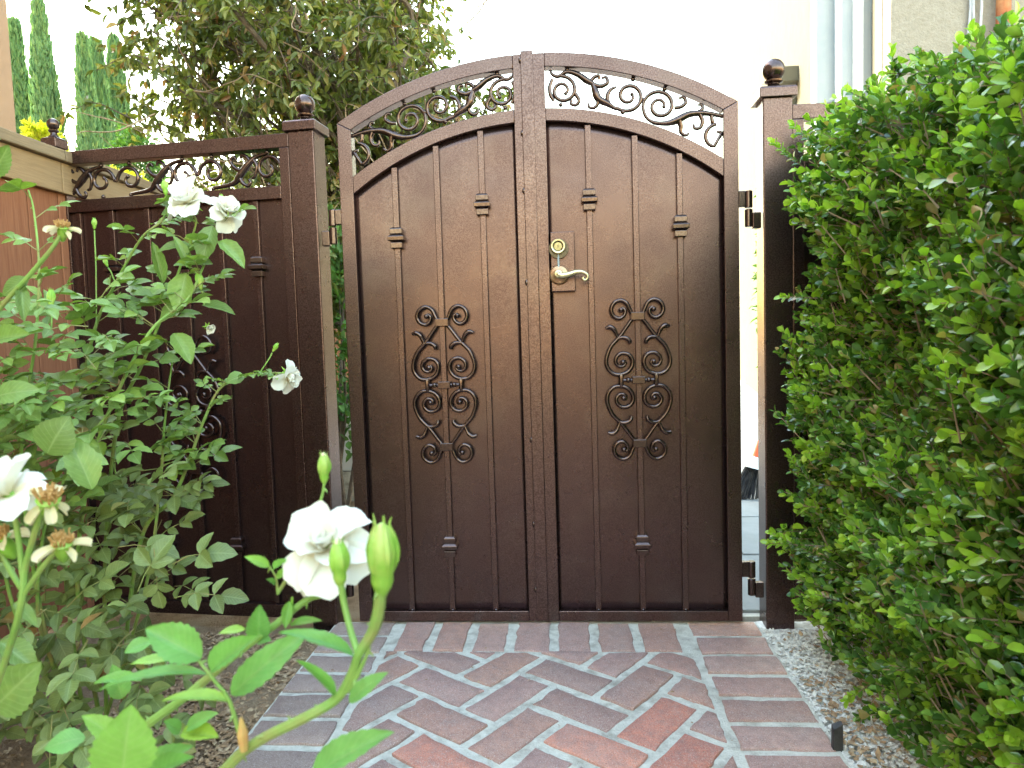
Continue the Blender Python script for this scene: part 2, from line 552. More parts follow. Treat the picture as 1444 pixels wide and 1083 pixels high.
def spline(pts, per=8):
    """Catmull-Rom through points"""
    P = np.asarray(pts, float)
    P = np.vstack([2 * P[0] - P[1], P, 2 * P[-1] - P[-2]])
    out = []
    t = np.linspace(0, 1, per, endpoint=False)[:, None]
    for i in range(1, len(P) - 2):
        a, b, c, d = P[i - 1], P[i], P[i + 1], P[i + 2]
        out.append(0.5 * ((2 * b) + (c - a) * t + (2 * a - 5 * b + 4 * c - d) * t ** 2 + (3 * b - a - 3 * c + d) * t ** 3))
    out.append(P[-2][None])
    return np.vstack(out)


def spiral(cx, cy, r0, r1, a0, a1, n=40):
    t = np.linspace(0, 1, n)
    a = np.radians(a0 + (a1 - a0) * t)
    r = r0 + (r1 - r0) * t ** 0.8
    return np.stack([cx + r * np.cos(a), cy + r * np.sin(a)], -1)


# ------------------------------------------------------------------ leaves
def leaf_template(rows=4, cols=3, fold=0.16, curl=0.14, peak=0.5, pinch=0.9, serr=0.0, wave=0.0, cosine=False):
    """unit leaf: length along +Y from 0 to 1, width along X, face towards +Z"""
    vs = []
    for i in range(rows + 1):
        t = (1 - math.cos(math.pi * i / rows)) / 2 if cosine else i / rows
        w = (math.sin(math.pi * t ** (math.log(0.5) / math.log(peak))) ** pinch if 0 < t < 1 else 0.0)
        w = max(w, 0.05 if i in (0,) else 0.015)
        for j in range(cols):
            u = -1 + 2 * j / (cols - 1)
            ww = w * 0.5
            if serr and abs(u) > 0.9 and 0 < i < rows:
                ww *= 1 + serr * (1 if i % 2 else -1)
            vs.append((u * ww, t, abs(u) * w * fold - curl * (t - 0.2) ** 2 + wave * math.sin(t * 9 + j * 2.0) * abs(u)))
    qs = [(i * cols + j, i * cols + j + 1, (i + 1) * cols + j + 1, (i + 1) * cols + j) for i in range(rows) for j in range(cols - 1)]
    uv = np.array([(-1 + 2 * j / (cols - 1), i / rows, 0) for i in range(rows + 1) for j in range(cols)])
    return np.array(vs), np.array(qs), uv


def norm(a):
    return a / (np.linalg.norm(a, axis=-1, keepdims=True) + 1e-12)


def frames(D, N):
    y = norm(D)
    z = norm(N - y * np.sum(N * y, -1, keepdims=True))
    x = np.cross(y, z)
    return np.stack([x, y, z], -2)          # rows are the local axes


class Leaves:
    """collects leaf placements, then links the ones that show largest as objects and joins the rest"""

    def __init__(s):
        s.P, s.D, s.N, s.L, s.W = [], [], [], [], []

    def add(s, P, D, N, L, W):
        P = np.atleast_2d(np.asarray(P, float))
        k = len(P)
        s.P.append(P)
        s.D.append(np.broadcast_to(np.atleast_2d(np.asarray(D, float)), (k, 3)))
        s.N.append(np.broadcast_to(np.atleast_2d(np.asarray(N, float)), (k, 3)))
        s.L.append(np.broadcast_to(np.asarray(L, float), (k,)))
        s.W.append(np.broadcast_to(np.asarray(W, float), (k,)))

    def emit(s, parent, mat, tmpl, singles=300, single_name='leaf', mass_name='foliage', extra=None):
        P, D, N = np.vstack(s.P), np.vstack(s.D), np.vstack(s.N)
        L, W = np.concatenate(s.L), np.concatenate(s.W)
        Fm = frames(D, N)
        k = len(P)
        pick = np.zeros(k, bool)
        if singles:
            C = P + Fm[:, 1] * L[:, None] * 0.5
            u, v, z = project(C)
            ok = (z > 0.1) & (u > 4) & (u < 1440) & (v > 4) & (v < 1079)
            cu = np.clip((u / 6).astype(int), 0, 260)
            cv = np.clip((v / 6).astype(int), 0, 200)
            zb = np.full((261, 201), 1e9)
            np.minimum.at(zb, (cu[ok], cv[ok]), z[ok])
            vis = ok & (z <= zb[cu, cv] + 0.004)
            face = np.abs(np.sum(Fm[:, 2] * norm(C - CAM_POS), -1)) + 0.15
            size = np.where(vis, L * W * face / np.maximum(z, 0.1) ** 2, 0)
            order = np.argsort(-size)[:singles]
            pick[order[size[order] > 0]] = True
        ts = tmpl if isinstance(tmpl, list) else [tmpl]
        which = np.arange(k) % len(ts)
        base = Vector(parent.location)
        for ti, (tv, tq, tuv) in enumerate(ts):
            sel = (~pick) & (which == ti)
            if sel.any():
                S = np.stack([W[sel], L[sel], L[sel]], -1)
                V = P[sel][:, None, :] + np.einsum('nvi,nij->nvj', tv[None] * S[:, None, :], Fm[sel])
                Q = tq[None] + (np.arange(sel.sum()) * len(tv))[:, None, None]
                me = fast_mesh(mass_name, V.reshape(-1, 3), Q.reshape(-1, 4), np.tile(tuv, (int(sel.sum()), 1)))
                o = link(mass_name, me, mat, parent)
                o['kind'] = 'stuff'
            if pick.any():
                me = fast_mesh(single_name, tv, tq, tuv)
                me.materials.append(M[mat])
                for i in np.nonzero(pick & (which == ti))[0]:
                    o = bpy.data.objects.new(single_name, me)
                    COL.objects.link(o)
                    o.parent = parent
                    A = Fm[i]
                    x, y, zz = A[0] * W[i], A[1] * L[i], A[2] * L[i]
                    o.matrix_basis = Matrix(((x[0], y[0], zz[0], P[i][0] - base.x), (x[1], y[1], zz[1], P[i][1] - base.y),
                                             (x[2], y[2], zz[2], P[i][2] - base.z), (0, 0, 0, 1)))


def rand_unit(k):
    return norm(rng.normal(size=(k, 3)))


def perp(d):
    d = np.asarray(d, float)
    a = np.array([0, 0, 1.0]) if abs(d[2]) < 0.9 else np.array([1.0, 0, 0])
    p = np.cross(d, a)
    return p / np.linalg.norm(p)


# ================================================================== SETTING
g = MB()
xs = [-600, -60, -12, -4, -1.7, 0.9, 4, 12, 60, 600]
ys = [-600, -60, -12, -4, -0.2, 3, 12, 60, 600]
g.add([(x, y, -0.03) for y in ys for x in xs], [(j * 10 + i, j * 10 + i + 1, (j + 1) * 10 + i + 1, (j + 1) * 10 + i) for j in range(8) for i in range(9)])
tag(g.build('ground', 'soil'), kind='structure')

# soil bed beside the path, uneven
def bed(name, x0, x1, y0, y1, nx, ny, amp, base, mat, seed, edge_l=0.0):
    r = np.random.default_rng(seed)
    ph = r.uniform(0, 6.28, (14,))
    fr = r.uniform(2, 26, (14, 2))
    V, Q = [], []
    for j in range(ny + 1):
        for i in range(nx + 1):
            x = x0 + (x1 - x0) * i / nx
            y = y0 + (y1 - y0) * j / ny
            z = base + amp * sum(math.sin(fr[k][0] * x + fr[k][1] * y + ph[k]) / (1 + 0.12 * (fr[k][0] + fr[k][1])) for k in range(14)) * 0.5
            z += r.normal() * amp * 0.10
            V.append((x, y, max(z, -0.027)))
    for j in range(ny):
        for i in range(nx):
            a = j * (nx + 1) + i
            Q.append((a, a + 1, a + nx + 2, a + nx + 1))
    me = fast_mesh(name, np.array(V), np.array(Q))
    return link(name, me, mat)


tag(bed('soil_bed', -1.6, -0.70, -3.4, -0.03, 60, 150, 0.016, -0.008, 'soil', 3), kind='structure')
tag(bed('gravel_bed', 0.665, 1.9, -3.4, 0.05, 60, 150, 0.014, -0.010, 'gravel', 4), kind='structure')


# loose mulch and stones, nobody could count them
def scatter(name, n, xr, yr, smin, smax, flat, mat, zbase, seed, clump=None):
    r = np.random.default_rng(seed)
    ico = np.array([(1, 0, 0), (-1, 0, 0), (0, 1, 0), (0, -1, 0), (0, 0, 1), (0, 0, -1)], float)
    tri = np.array([(0, 2, 4), (2, 1, 4), (1, 3, 4), (3, 0, 4), (2, 0, 5), (1, 2, 5), (3, 1, 5), (0, 3, 5)])
    P = np.stack([r.uniform(*xr, n), r.uniform(*yr, n), np.full(n, zbase)], -1)
    if clump:
        P = P[clump(P, r)]
        n = len(P)
    S = r.uniform(smin, smax, (n, 1)) * np.stack([np.ones(n), r.uniform(0.5, 1.0, n), r.uniform(flat * 0.6, flat, n)], -1)
    a = r.uniform(0, 6.28, n)
    tl = r.normal(0, 0.35, n)
    J = r.uniform(0.7, 1.25, (n, 6, 1))
    L = ico[None] * J * S[:, None]
    z2 = L[..., 2] + np.tan(tl)[:, None] * L[..., 0]
    x2 = L[..., 0] * np.cos(a)[:, None] - L[..., 1] * np.sin(a)[:, None]
    y2 = L[..., 0] * np.sin(a)[:, None] + L[..., 1] * np.cos(a)[:, None]
    V = np.stack([x2, y2, z2], -1) + P[:, None]
    V[..., 2] += S[:, None, 2] * 0.4
    T = tri[None] + (np.arange(n) * 6)[:, None, None]
    me = fast_mesh(name, V.reshape(-1, 3), T.reshape(-1, 3))
    me.polygons.foreach_set('use_smooth', np.zeros(len(me.polygons), bool))
    o = link(name, me, mat)
    return o


tag(scatter('mulch', 9000, (-1.3, -0.70), (-1.3, -0.06), 0.003, 0.011, 0.35, 'chip', -0.006, 11), 'brown mulch chips and crumbs scattered over the soil left of the path', 'mulch', kind='stuff')
tag(scatter('gravel', 15000, (0.675, 1.15), (-1.3, -0.03), 0.0025, 0.0085, 0.6, 'gravel', -0.004, 12), 'pale crushed gravel along the right edge of the brick path', 'gravel', kind='stuff')
tag(scatter('mulch', 2600, (0.70, 1.15), (-1.3, -0.05), 0.003, 0.012, 0.3, 'chip', 0.002, 13,
            lambda P, r: r.uniform(size=len(P)) < 0.15 + 0.85 * (P[:, 1] < -0.35)), 'dry brown leaf crumbs mixed into the gravel under the hedge', 'mulch', kind='stuff')

tag(scatter('litter', 60, (-0.65, 0.65), (-1.1, -0.05), 0.0015, 0.006, 0.3, 'chip', 0.0065, 15), 'tiny dry crumbs lying on the brick path', 'litter', kind='stuff')

# ---- brick path
XL, XR, YT = -0.488, 0.436, -0.208                   # herringbone field
path = MB()
path.add([(x, y, z) for z in (-0.06, 0.0005) for (x, y) in ((-0.722, -3.4), (0.682, -3.4), (0.682, 0.02), (-0.722, 0.02))],
         [(0, 3, 2, 1), (4, 5, 6, 7), (0, 1, 5, 4), (1, 2, 6, 5), (2, 3, 7, 6), (3, 0, 4, 7)])
patho = tag(path.build('path', 'mortar'), kind='structure')


def clip(poly, n, d):
    out = []
    for i in range(len(poly)):
        p, q = poly[i], poly[(i + 1) % len(poly)]
        a, b = p[0] * n[0] + p[1] * n[1] - d, q[0] * n[0] + q[1] * n[1] - d
        if a <= 0:
            out.append(p)
        if (a < 0 < b) or (b < 0 < a):
            t = a / (a - b)
            out.append((p[0] + (q[0] - p[0]) * t, p[1] + (q[1] - p[1]) * t))
    return out


def area(p):
    return 0.5 * sum(p[i][0] * p[(i + 1) % len(p)][1] - p[(i + 1) % len(p)][0] * p[i][1] for i in range(len(p)))


def brick(poly, mat, z=0.006):
    a = area(poly)
    if a < 0:
        poly = poly[::-1]
        a = -a
    if a < 0.0004:
        return
    k0 = len(poly)
    # split the edges and chip them a little so that no edge is ruler straight
    pts = []
    for i in range(k0):
        p, q = poly[i], poly[(i + 1) % k0]
        L = math.hypot(q[0] - p[0], q[1] - p[1])
        pts.append((p[0] + rnd.uniform(-.003, .003), p[1] + rnd.uniform(-.003, .003)))
        nn = 6 if L > 0.12 else (4 if L > 0.05 else 2)
        for t in range(1, nn):
            f = t / nn + rnd.uniform(-.08, .08)
            pts.append((p[0] + (q[0] - p[0]) * f + rnd.gauss(0, .0019), p[1] + (q[1] - p[1]) * f + rnd.gauss(0, .0019)))
    cx = sum(p[0] for p in pts) / len(pts)
    cy = sum(p[1] for p in pts) / len(pts)
    k = len(pts)
    zt = z + rnd.uniform(-0.0022, 0.0025)
    tx, ty = rnd.uniform(-.014, .014), rnd.uniform(-.014, .014)

    def ring(ins, dz):
        out = []
        for x, y in pts:
            d = math.hypot(x - cx, y - cy)
            s = max(0.0, 1 - ins / max(d, 1e-3) * 1.3)
            out.append((cx + (x - cx) * s, cy + (y - cy) * s, zt + dz + (x - cx) * tx + (y - cy) * ty))
        return out
    mb = MB()
    rings = [ring(0, -0.03), ring(0, -0.0030), ring(0.0012, -0.0008), ring(0.0030, 0)]
    vs = [p for r_ in rings for p in r_]
    fs = [(j * k + i, j * k + (i + 1) % k, (j + 1) * k + (i + 1) % k, (j + 1) * k + i) for j in range(3) for i in range(k)]
    fs.append(tuple(3 * k + i for i in range(k)))
    mb.add(vs, fs)
    return mb.build('brick', mat, patho, smooth=True, angle=50)


def rect(x0, x1, y0, y1):
    return [(x0, y0), (x1, y0), (x1, y1), (x0, y1)]


# soldier course along the gate
sj = [(-.474, -.377), (-.352, -.253), (-.227, -.126), (-.100, .012), (.036, .138), (.163, .272), (.296, .412)]
for i, (a, b) in enumerate(sj):
    brick([(a + 0.004, -0.203), (b - 0.003, -0.203), (b - rnd.uniform(0, .004), 0.006), (a + rnd.uniform(0, .006), 0.006)],
          'brick_edge' if i in (2, 3, 4) else 'brick_dark')
# borders
for side in (-1, 1):
    y = 0.012
    i = 0
    while y > -3.3:
        h = 0.100 + rnd.uniform(-.003, .003)
        if side < 0:
            brick(rect(-0.716, -0.512 + rnd.uniform(-.004, .003), y - h, y), 'brick_grey')
        else:
            brick(rect(0.462 + rnd.uniform(-.003, .004), 0.673, y - h, y), 'brick_edge' if i % 4 else 'brick_dark')
        y -= h + 0.024 + rnd.uniform(-.002, .003)
        i += 1
# herringbone field
W_ = 0.1255
pa, qa = math.radians(-35.0), math.radians(55.0)
pv, qv = (math.cos(pa), math.sin(pa)), (math.cos(qa), math.sin(qa))
A0 = (0.0675, -0.362)
gap = 0.0132
REDS = [(0.278, -0.588), (0.117, -0.70), (0.30, -0.76), (-0.22, -0.80), (-0.03, -0.95), (0.35, -0.98), (-0.35, -1.0)]
for i in range(-26, 30):
    for j in range(-9, 10):
        for kind in (0, 1):
            if kind == 0:
                c = (1.0, 0.5)
                hx, hy = 1.0, 0.5
            else:
                c = (2.5, 1.0)
                hx, hy = 0.5, 1.0
            c = (c[0] - 1.0 + i + 2 * j, c[1] - 0.5 - i + 2 * j)
            ctr = (A0[0] + W_ * (c[0] * pv[0] + c[1] * qv[0]), A0[1] + W_ * (c[0] * pv[1] + c[1] * qv[1]))
            if not (-0.75 < ctr[0] < 0.7 and -3.4 < ctr[1] < 0.0):
                continue
            poly = []
            for sx, sy in ((-1, -1), (1, -1), (1, 1), (-1, 1)):
                a_, b_ = sx * (hx * W_ - gap), sy * (hy * W_ - gap)
                poly.append((ctr[0] + a_ * pv[0] + b_ * qv[0], ctr[1] + a_ * pv[1] + b_ * qv[1]))
            for nn, d in (((-1, 0), -XL), ((1, 0), XR), ((0, 1), YT - 0.006), ((0, -1), 3.3)):
                poly = clip(poly, nn, d) if poly else poly
            if len(poly) < 3:
                continue
            near = min(math.hypot(ctr[0] - r_[0], ctr[1] - r_[1]) for r_ in REDS)
            mt = 'brick_red' if near < 0.075 else ('brick_edge' if rnd.random() < 0.15 else 'brick_dark')
            brick(poly, mt)

# paved yard behind the gate
yard = MB().box(-0.55, 4.2, 0.10, 16, -0.08, -0.012)
yardo = tag(yard.build('paved_yard', 'mortar'), kind='structure')
for j in range(16):
    for i in range(5):
        x0 = -0.53 + i * 0.9 + (0.45 if j % 2 else 0)
        y0 = 0.13 + j * 0.62
        MB().box(x0, min(x0 + 0.885, 4.15), y0, y0 + 0.605, -0.03, 0.0 + rnd.uniform(-.002, .002)).build('paver', 'concrete', yardo, bevel=0.004)

# ================================================================== GATE
def arc_z(x, top, half, sag):
    """height of a circular arch at x: crown height, half chord, sagitta"""
    R = (half * half + sag * sag) / (2 * sag)
    return top - R + math.sqrt(max(R * R - x * x, 0))


def z_out(x):
    return arc_z(x, 1.846, 0.635, 0.183)


def z_in(x):
    return arc_z(x, 1.803, 0.592, 0.165)


def z_lt(x):
    return arc_z(x, 1.676, 0.590, 0.185)


def z_lb(x):
    return arc_z(x, 1.636, 0.590, 0.201)


ZB = 0.012
XI, XO = 0.590, 0.635


def collar(name, x, y, z, parent, s=1.12):
    mb = MB().squares([(.013 * s, -.030 * s), (.017 * s, -.030 * s), (.017 * s, -.014 * s), (.013 * s, -.013 * s), (.023 * s, -.008 * s), (.0235 * s, .003 * s),
                       (.015 * s, .010 * s), (.018 * s, .011 * s), (.018 * s, .025 * s), (.013 * s, .030 * s)], (x, y, z))
    return mb.build(name, 'bronze_cast', parent, bevel=0.0012)


def scroll_tube(mb, pts2, y, rad, conv):
    mb.tube([conv(p[0], p[1], y) for p in pts2], rad, 7)


def ornament_parts(parent, conv, y):
    """cast scroll ornament, coordinates in metres around its centre (x right, z up); conv(x, z, y) -> world"""
    k = 0.00058
    bodies = MB()
    for sx in (-1, 1):
        for sz in (-1, 1):
            def P(*pts):
                return spline([(sx * a * k, sz * b * k) for a, b in pts], 8)
            # end scroll above the clasp
            bodies.tube([conv(a, b, y) for a, b in P((22, 350), (38, 385), (58, 425), (92, 442), (128, 425), (142, 388), (128, 355), (98, 342), (72, 358), (66, 385), (84, 402))],
                        [.0056, .0064, .0064, .0064, .0058, .0048], 7)
            # stem from clasp out and round into the inner scroll
            bodies.tube([conv(a, b, y) for a, b in P((20, 345), (45, 315), (92, 250), (112, 228), (150, 185), (174, 120), (168, 72), (140, 40), (104, 32), (62, 44), (36, 75), (32, 112), (52, 142), (88, 150),
                                                    (116, 132), (124, 104), (108, 80), (84, 78), (70, 94), (78, 112))],
                        [.0056, .0064, .0066, .0066, .0066, .0062, .0057, .0048], 7)
            # outer and inner leaf
            bodies.tube([conv(a, b, y - .001) for a, b in P((106, 232), (118, 262), (128, 282), (150, 297), (174, 290))], [.0044, .0056, .0070, .0076, .0050], 7)
            bodies.tube([conv(a, b, y - .001) for a, b in P((120, 222), (95, 236), (65, 234), (46, 218), (44, 200))], [.0042, .0058, .0070, .0070, .0048], 7)
            for ex, ez in ((88, 388), (84, 100)):
                bodies.ball(conv(sx * ex * k, sz * ez * k, y - .003), .0082, 8)
    o = bodies.build('scroll_ornament', 'bronze_cast', parent, smooth=True, angle=60)
    for zc, hw, hh in ((352 * k, 38 * k, 22 * k), (-352 * k, 38 * k, 22 * k), (0, 36 * k, 20 * k)):
        mb = MB()
        c = [conv(a, b, yy) for yy in (y - .012, y + .008) for a, b in ((-hw, zc - hh), (hw, zc - hh), (hw, zc + hh), (-hw, zc + hh))]
        mb.add(c, [(0, 1, 2, 3), (7, 6, 5, 4), (0, 4, 5, 1), (1, 5, 6, 2), (2, 6, 7, 3), (3, 7, 4, 0)])
        mb.build('clasp', 'bronze_cast', o, bevel=0.002)
    mid = MB()
    mid.tube([conv(a, 0, y) for a in (-84 * k, 84 * k)], .005, 7)
    for sx in (-1, 1):
        mid.ball(conv(sx * 56 * k, 0, y - .002), .0085, 8)
        mid.tube([conv(sx * 96 * k, b * k, y - .002) for b in (-40, -22, 0, 22, 40)], [.005, .0085, .0065, .0085, .005], 7)
    mid.build('cross_bar', 'bronze_cast', o, smooth=True)
    return o


FRIEZE = [  # spirals and stems: metres along and across the band, radii
    ('sp', 0.096, -0.006, 0.047, 0.014, 100, -400),
    ('ln', [(0.055, 0.058), (0.062, 0.045), (0.080, 0.038), (0.106, 0.054), (0.140, 0.047), (0.170, 0.030), (0.190, 0.022)], [.003, .0042, .0046, .006, .008, .006]),
    ('ln', [(0.180, 0.028), (0.190, 0.044), (0.203, 0.049), (0.205, 0.038)], [.005, .0045, .003]),
    ('ln', [(0.186, 0.026), (0.200, 0.000), (0.214, -0.022), (0.248, -0.034), (0.270, -0.042), (0.290, -0.043)], [.005, .0095, .0085, .005, .004]),
    ('ln', [(0.206, -0.012), (0.214, -0.036), (0.204, -0.052), (0.188, -0.052), (0.184, -0.040)], [.006, .0045, .0038, .003]),
    ('sp', 0.305, 0.004, 0.053, 0.012, -125, 400),
    ('sp', 0.408, 0.001, 0.053, 0.013, 185, -350),
    ('ln', [(0.355, 0.002), (0.362, -0.024), (0.380, -0.046), (0.408, -0.054), (0.445, -0.044), (0.473, -0.024), (0.500, 0.008), (0.530, 0.027), (0.560, 0.040), (0.600, 0.052)],
     [.004, .0042, .0042, .006, .0095, .0075, .006, .0045]),
    ('ln', [(0.520, 0.022), (0.532, 0.042), (0.524, 0.053), (0.514, 0.048)], [.005, .004, .003]),
    ('ln', [(0.480, -0.016), (0.494, -0.034), (0.504, -0.052), (0.522, -0.054), (0.528, -0.042)], [.008, .0055, .004, .003]),
    ('sp', 0.612, -0.016, 0.042, 0.018, 120, 480),
    ('ln', [(0.136, -0.012), (0.152, -0.034), (0.142, -0.050), (0.126, -0.046), (0.128, -0.034)], [.005, .0046, .004, .003]),
    ('ln', [(0.190, 0.020), (0.214, 0.018), (0.232, 0.032), (0.226, 0.048), (0.212, 0.044)], [.006, .0052, .0042, .003]),
    ('ln', [(0.248, -0.032), (0.240, -0.010), (0.246, 0.012), (0.262, 0.024)], [.005, .0055, .0045, .003]),
    ('ln', [(0.452, 0.010), (0.470, 0.022), (0.478, 0.040), (0.466, 0.052), (0.454, 0.044)], [.0045, .0048, .0042, .003]),
    ('ln', [(0.530, 0.026), (0.548, 0.010), (0.552, -0.012), (0.538, -0.022), (0.528, -0.012)], [.0055, .005, .0042, .003]),
    ('ln', [(0.566, 0.036), (0.578, 0.020), (0.590, 0.012)], [.005, .005, .003]),
    ('ln', [(0.062, 0.030), (0.055, 0.006), (0.058, -0.020), (0.070, -0.040)], [.004, .005, .005, .004]),
    ('kn', 0.106, 0.060), ('kn', 0.305, 0.058), ('kn', 0.404, 0.056), ('kn', 0.300, -0.050), ('kn', 0.093, -0.052), ('kn', 0.3545, 0.004),
]


def straight_frieze(d0, first, count):
    """pairs of scrolls every 0.31 m with acanthus stems between them"""
    out = []
    for k in range(count):
        c = first + 0.31 * k
        out += [('sp', c - 0.054, 0.0, 0.050, 0.013, -5, 410), ('sp', c + 0.054, 0.0, 0.050, 0.013, 185, -230),
                ('kn', c, 0.0), ('kn', c - 0.054, 0.053), ('kn', c + 0.054, 0.053), ('kn', c + 0.054, -0.052), ('kn', c - 0.054, -0.052)]
        a = c + 0.095
        out += [('ln', [(c + 0.054, 0.050), (a, 0.040), (a + .030, 0.018), (a + .060, -0.014), (a + .088, -0.040), (c + 0.256, -0.050)], [.004, .005, .0085, .0095, .006, .004]),
                ('ln', [(a + .020, 0.026), (a + .034, 0.044), (a + .050, 0.050), (a + .056, 0.038)], [.006, .005, .0042, .003]),
                ('ln', [(a + .050, -0.002), (a + .076, 0.010), (a + .092, 0.032), (a + .080, 0.046), (a + .070, 0.036)], [.005, .005, .0045, .003]),
                ('ln', [(a + .010, 0.034), (a - .002, 0.010), (a + .006, -0.020), (a + .018, -0.026)], [.005, .005, .004, .003]),
                ('ln', [(a + .064, -0.018), (a + .052, -0.040), (a + .034, -0.050), (a + .024, -0.040), (a + .030, -0.030)], [.006, .005, .0042, .0036, .003])]
    return out


def frieze(parent, conv, y, design, smin=-9, smax=9):
    mb = MB()
    for e in design:
        if e[0] == 'kn':
            if smin < e[1] < smax:
                mb.ball(conv(e[1], e[2], y), .0072, 6)
            continue
        if e[0] == 'sp':
            pts = spiral(e[1], e[2], e[3], e[4], e[5], e[6], 44)
            rad = [.0062, .0066, .0064, .0056, .0048]
        else:
            pts, rad = spline(e[1], 7), [r_ * 1.35 for r_ in e[2]]
        whole = len(pts)
        pts = [p for p in pts if smin < p[0] < smax]
        if len(pts) > 3:
            mb.tube([conv(p[0], p[1], y) for p in pts], rad, 7)
        if e[0] == 'sp' and len(pts) == whole and e[5] != 120:
            mb.ball(conv(pts[-1][0], pts[-1][1], y), .0066, 6)
    return mb.build('scroll_frieze', 'bronze_cast', parent, smooth=True, angle=60)


def make_leaf(sx, name_label, active):
    """one gate leaf; sx = -1 left, +1 right"""
    x_in0, x_in1 = (-0.006, 0.040) if sx > 0 else (0.014, 0.060)          # meeting stile, |x|
    t = thing('gate_leaf', name_label, 'gate', (sx * 0.635, 0.02, 0))
    N = 26

    def arcpts(f, a, b):
        return [(sx * (a + (b - a) * i / N), f(a + (b - a) * i / N)) for i in range(N + 1)]

    def orient(poly):
        return poly if sum(poly[i][0] * poly[(i + 1) % len(poly)][1] - poly[(i + 1) % len(poly)][0] * poly[i][1] for i in range(len(poly))) > 0 else poly[::-1]
    D0, D1 = 0.0, 0.044
    # hinge stile and meeting stile
    MB().prism_y(orient([(sx * XI, ZB), (sx * XO, ZB), (sx * XO, z_out(XO)), (sx * XI, z_in(XI))]), D0, D1).build('stile', 'bronze', t, bevel=0.002)
    MB().prism_y(orient([(sx * x_in0, ZB), (sx * x_in1, ZB), (sx * x_in1, z_out(x_in1)), (sx * x_in0, z_out(abs(x_in0)))]), D0 + .001, D1 - .001).build('stile', 'bronze', t, bevel=0.002)

    def rail(name, fo, fi, a0, b0, a1, b1):
        top, bot = arcpts(fo, a0, b0), arcpts(fi, a1, b1)
        if sx < 0:
            top, bot = top[::-1], bot[::-1]
        return MB().strip_y(top, bot, D0, D1).build(name, 'bronze', t, smooth=True, bevel=0.002)
    rail('top_rail', z_out, z_in, x_in1, XO, x_in1, XI)
    rail('arch_rail', z_lt, z_lb, x_in1, XI, x_in1, XI)
    xa, xb = sorted((sx * x_in1, sx * XI))
    MB().box(xa, xb, D0 + .001, D1 - .001, ZB, 0.046).build('bottom_rail', 'bronze', t, bevel=0.002)
    # sheet, very slightly wavy
    nx, nz = 30, 44
    V, Q = [], []
    for j in range(nz + 1):
        for i in range(nx + 1):
            x = x_in1 - .004 + (XI - x_in1 + .008) * i / nx
            zt = z_lb(x) + 0.012
            z = 0.040 + (zt - 0.040) * j / nz
            yy = 0.0215 + 0.0010 * math.sin(5.2 * x * 3 + 1.3 * z + sx) + 0.0006 * math.sin(3.1 * z * 2 + 9 * x) + 0.0016 * math.exp(-((x - .13) ** 2 + (z - 1.50) ** 2) / .004)
            V.append((sx * x, yy, z))
    for j in range(nz):
        for i in range(nx):
            a = j * (nx + 1) + i
            Q.append((a, a + 1, a + nx + 2, a + nx + 1) if sx > 0 else (a, a + nx + 1, a + nx + 2, a + 1))
    so = link('sheet_panel', fast_mesh('sheet_panel', np.array(V), np.array(Q)), 'bronze_sheet', t)
    sol = so.modifiers.new('thickness', 'SOLIDIFY')
    sol.thickness = 0.002
    sol.offset = -1
    # bars with collars
    for bx, cz in ((0.171, 1.385), (0.317, 0.268), (0.455, 1.290)):
        x = sx * bx
        zt = min(z_lb(bx - .010), z_lb(bx + .010))
        b = MB().prism_y([(x - .0095, 0.046), (x + .0095, 0.046), (x + .0095, zt - .0005), (x - .0095, zt - .0005)], 0.008, 0.0195)
        bo = b.build('bar', 'bronze', t, bevel=0.0018)
        collar('collar', x, 0.0125, cz, bo)
        w = MB().ball((x, 0.011, 0.049), 0.0075, 6, 0.5)
        w.build('weld', 'bronze_cast', bo, smooth=True)
    ox = sx * 0.315

    def conv(a, b, y):
        return np.array([ox + a, y, 0.807 + b])
    ornament_parts(t, conv, 0.001)

    # frieze between the two arches, bent along the arch
    def convf(s_, t_, y):
        Rm = 1.0926
        return np.array([sx * (Rm + t_ * 0.97) * math.sin(s_ / Rm), y, 0.645 + (Rm + t_ * 0.97 + 0.004) * math.cos(s_ / Rm)])
    frieze(t, convf, 0.020, FRIEZE, smin=0.048, smax=0.622)
    # hinges: barrel of two knuckles with welded tabs
    for hz in (1.335, 0.150):
        hx = sx * 0.668
        h = MB().lathe([(.0105, 0.003), (.0125, 0.005), (.0125, 0.054), (.0105, 0.056)], (hx, 0.016, hz), n=14)
        ho = h.build('hinge', 'bronze_cast', t, smooth=True)
        MB().lathe([(.0105, -.056), (.0125, -.054), (.0125, -.003), (.0105, -.001)], (hx, 0.016, hz), n=14).build('knuckle', 'bronze_cast', ho, smooth=True)
        xa, xb = sorted((sx * 0.6355, sx * 0.658))
        MB().box(xa, xb, 0.006, 0.026, hz + .006, hz + .056).build('hinge_tab', 'bronze_cast', ho, bevel=0.003)
        xa, xb = sorted((sx * 0.678, sx * 0.7045))
        MB().box(xa, xb, 0.004, 0.026, hz - .062, hz - .012).build('hinge_tab', 'bronze_cast', ho, bevel=0.003)
    if active:
        # cover strip over the meeting line
        MB().box(-0.0345, 0.0040, -0.0065, -0.0003, ZB + .004, 1.852).build('astragal', 'bronze', t, bevel=0.002)
        for i, (dz, dx) in enumerate(((1.825, -.0365), (1.60, -.0365), (1.42, -.0365), (1.13, -.0365), (0.62, -.0365), (0.34, -.0365), (0.12, -.0365))):
            MB().ball((dx + .001, -0.002, dz), 0.0055, 6, 1.8).build('weld', 'bronze_cast', t, smooth=True)
        # lock box with deadbolt and lever
        MB().box(0.0445, 0.1205, -0.012, 0.0212, 1.097, 1.285).build('lock_plate', 'bronze', t, bevel=0.002)
        db = MB().lathe([(.031, -.001), (.031, .007), (.028, .010)], (0.0705, -0.0232, 1.231), 'y', 26)
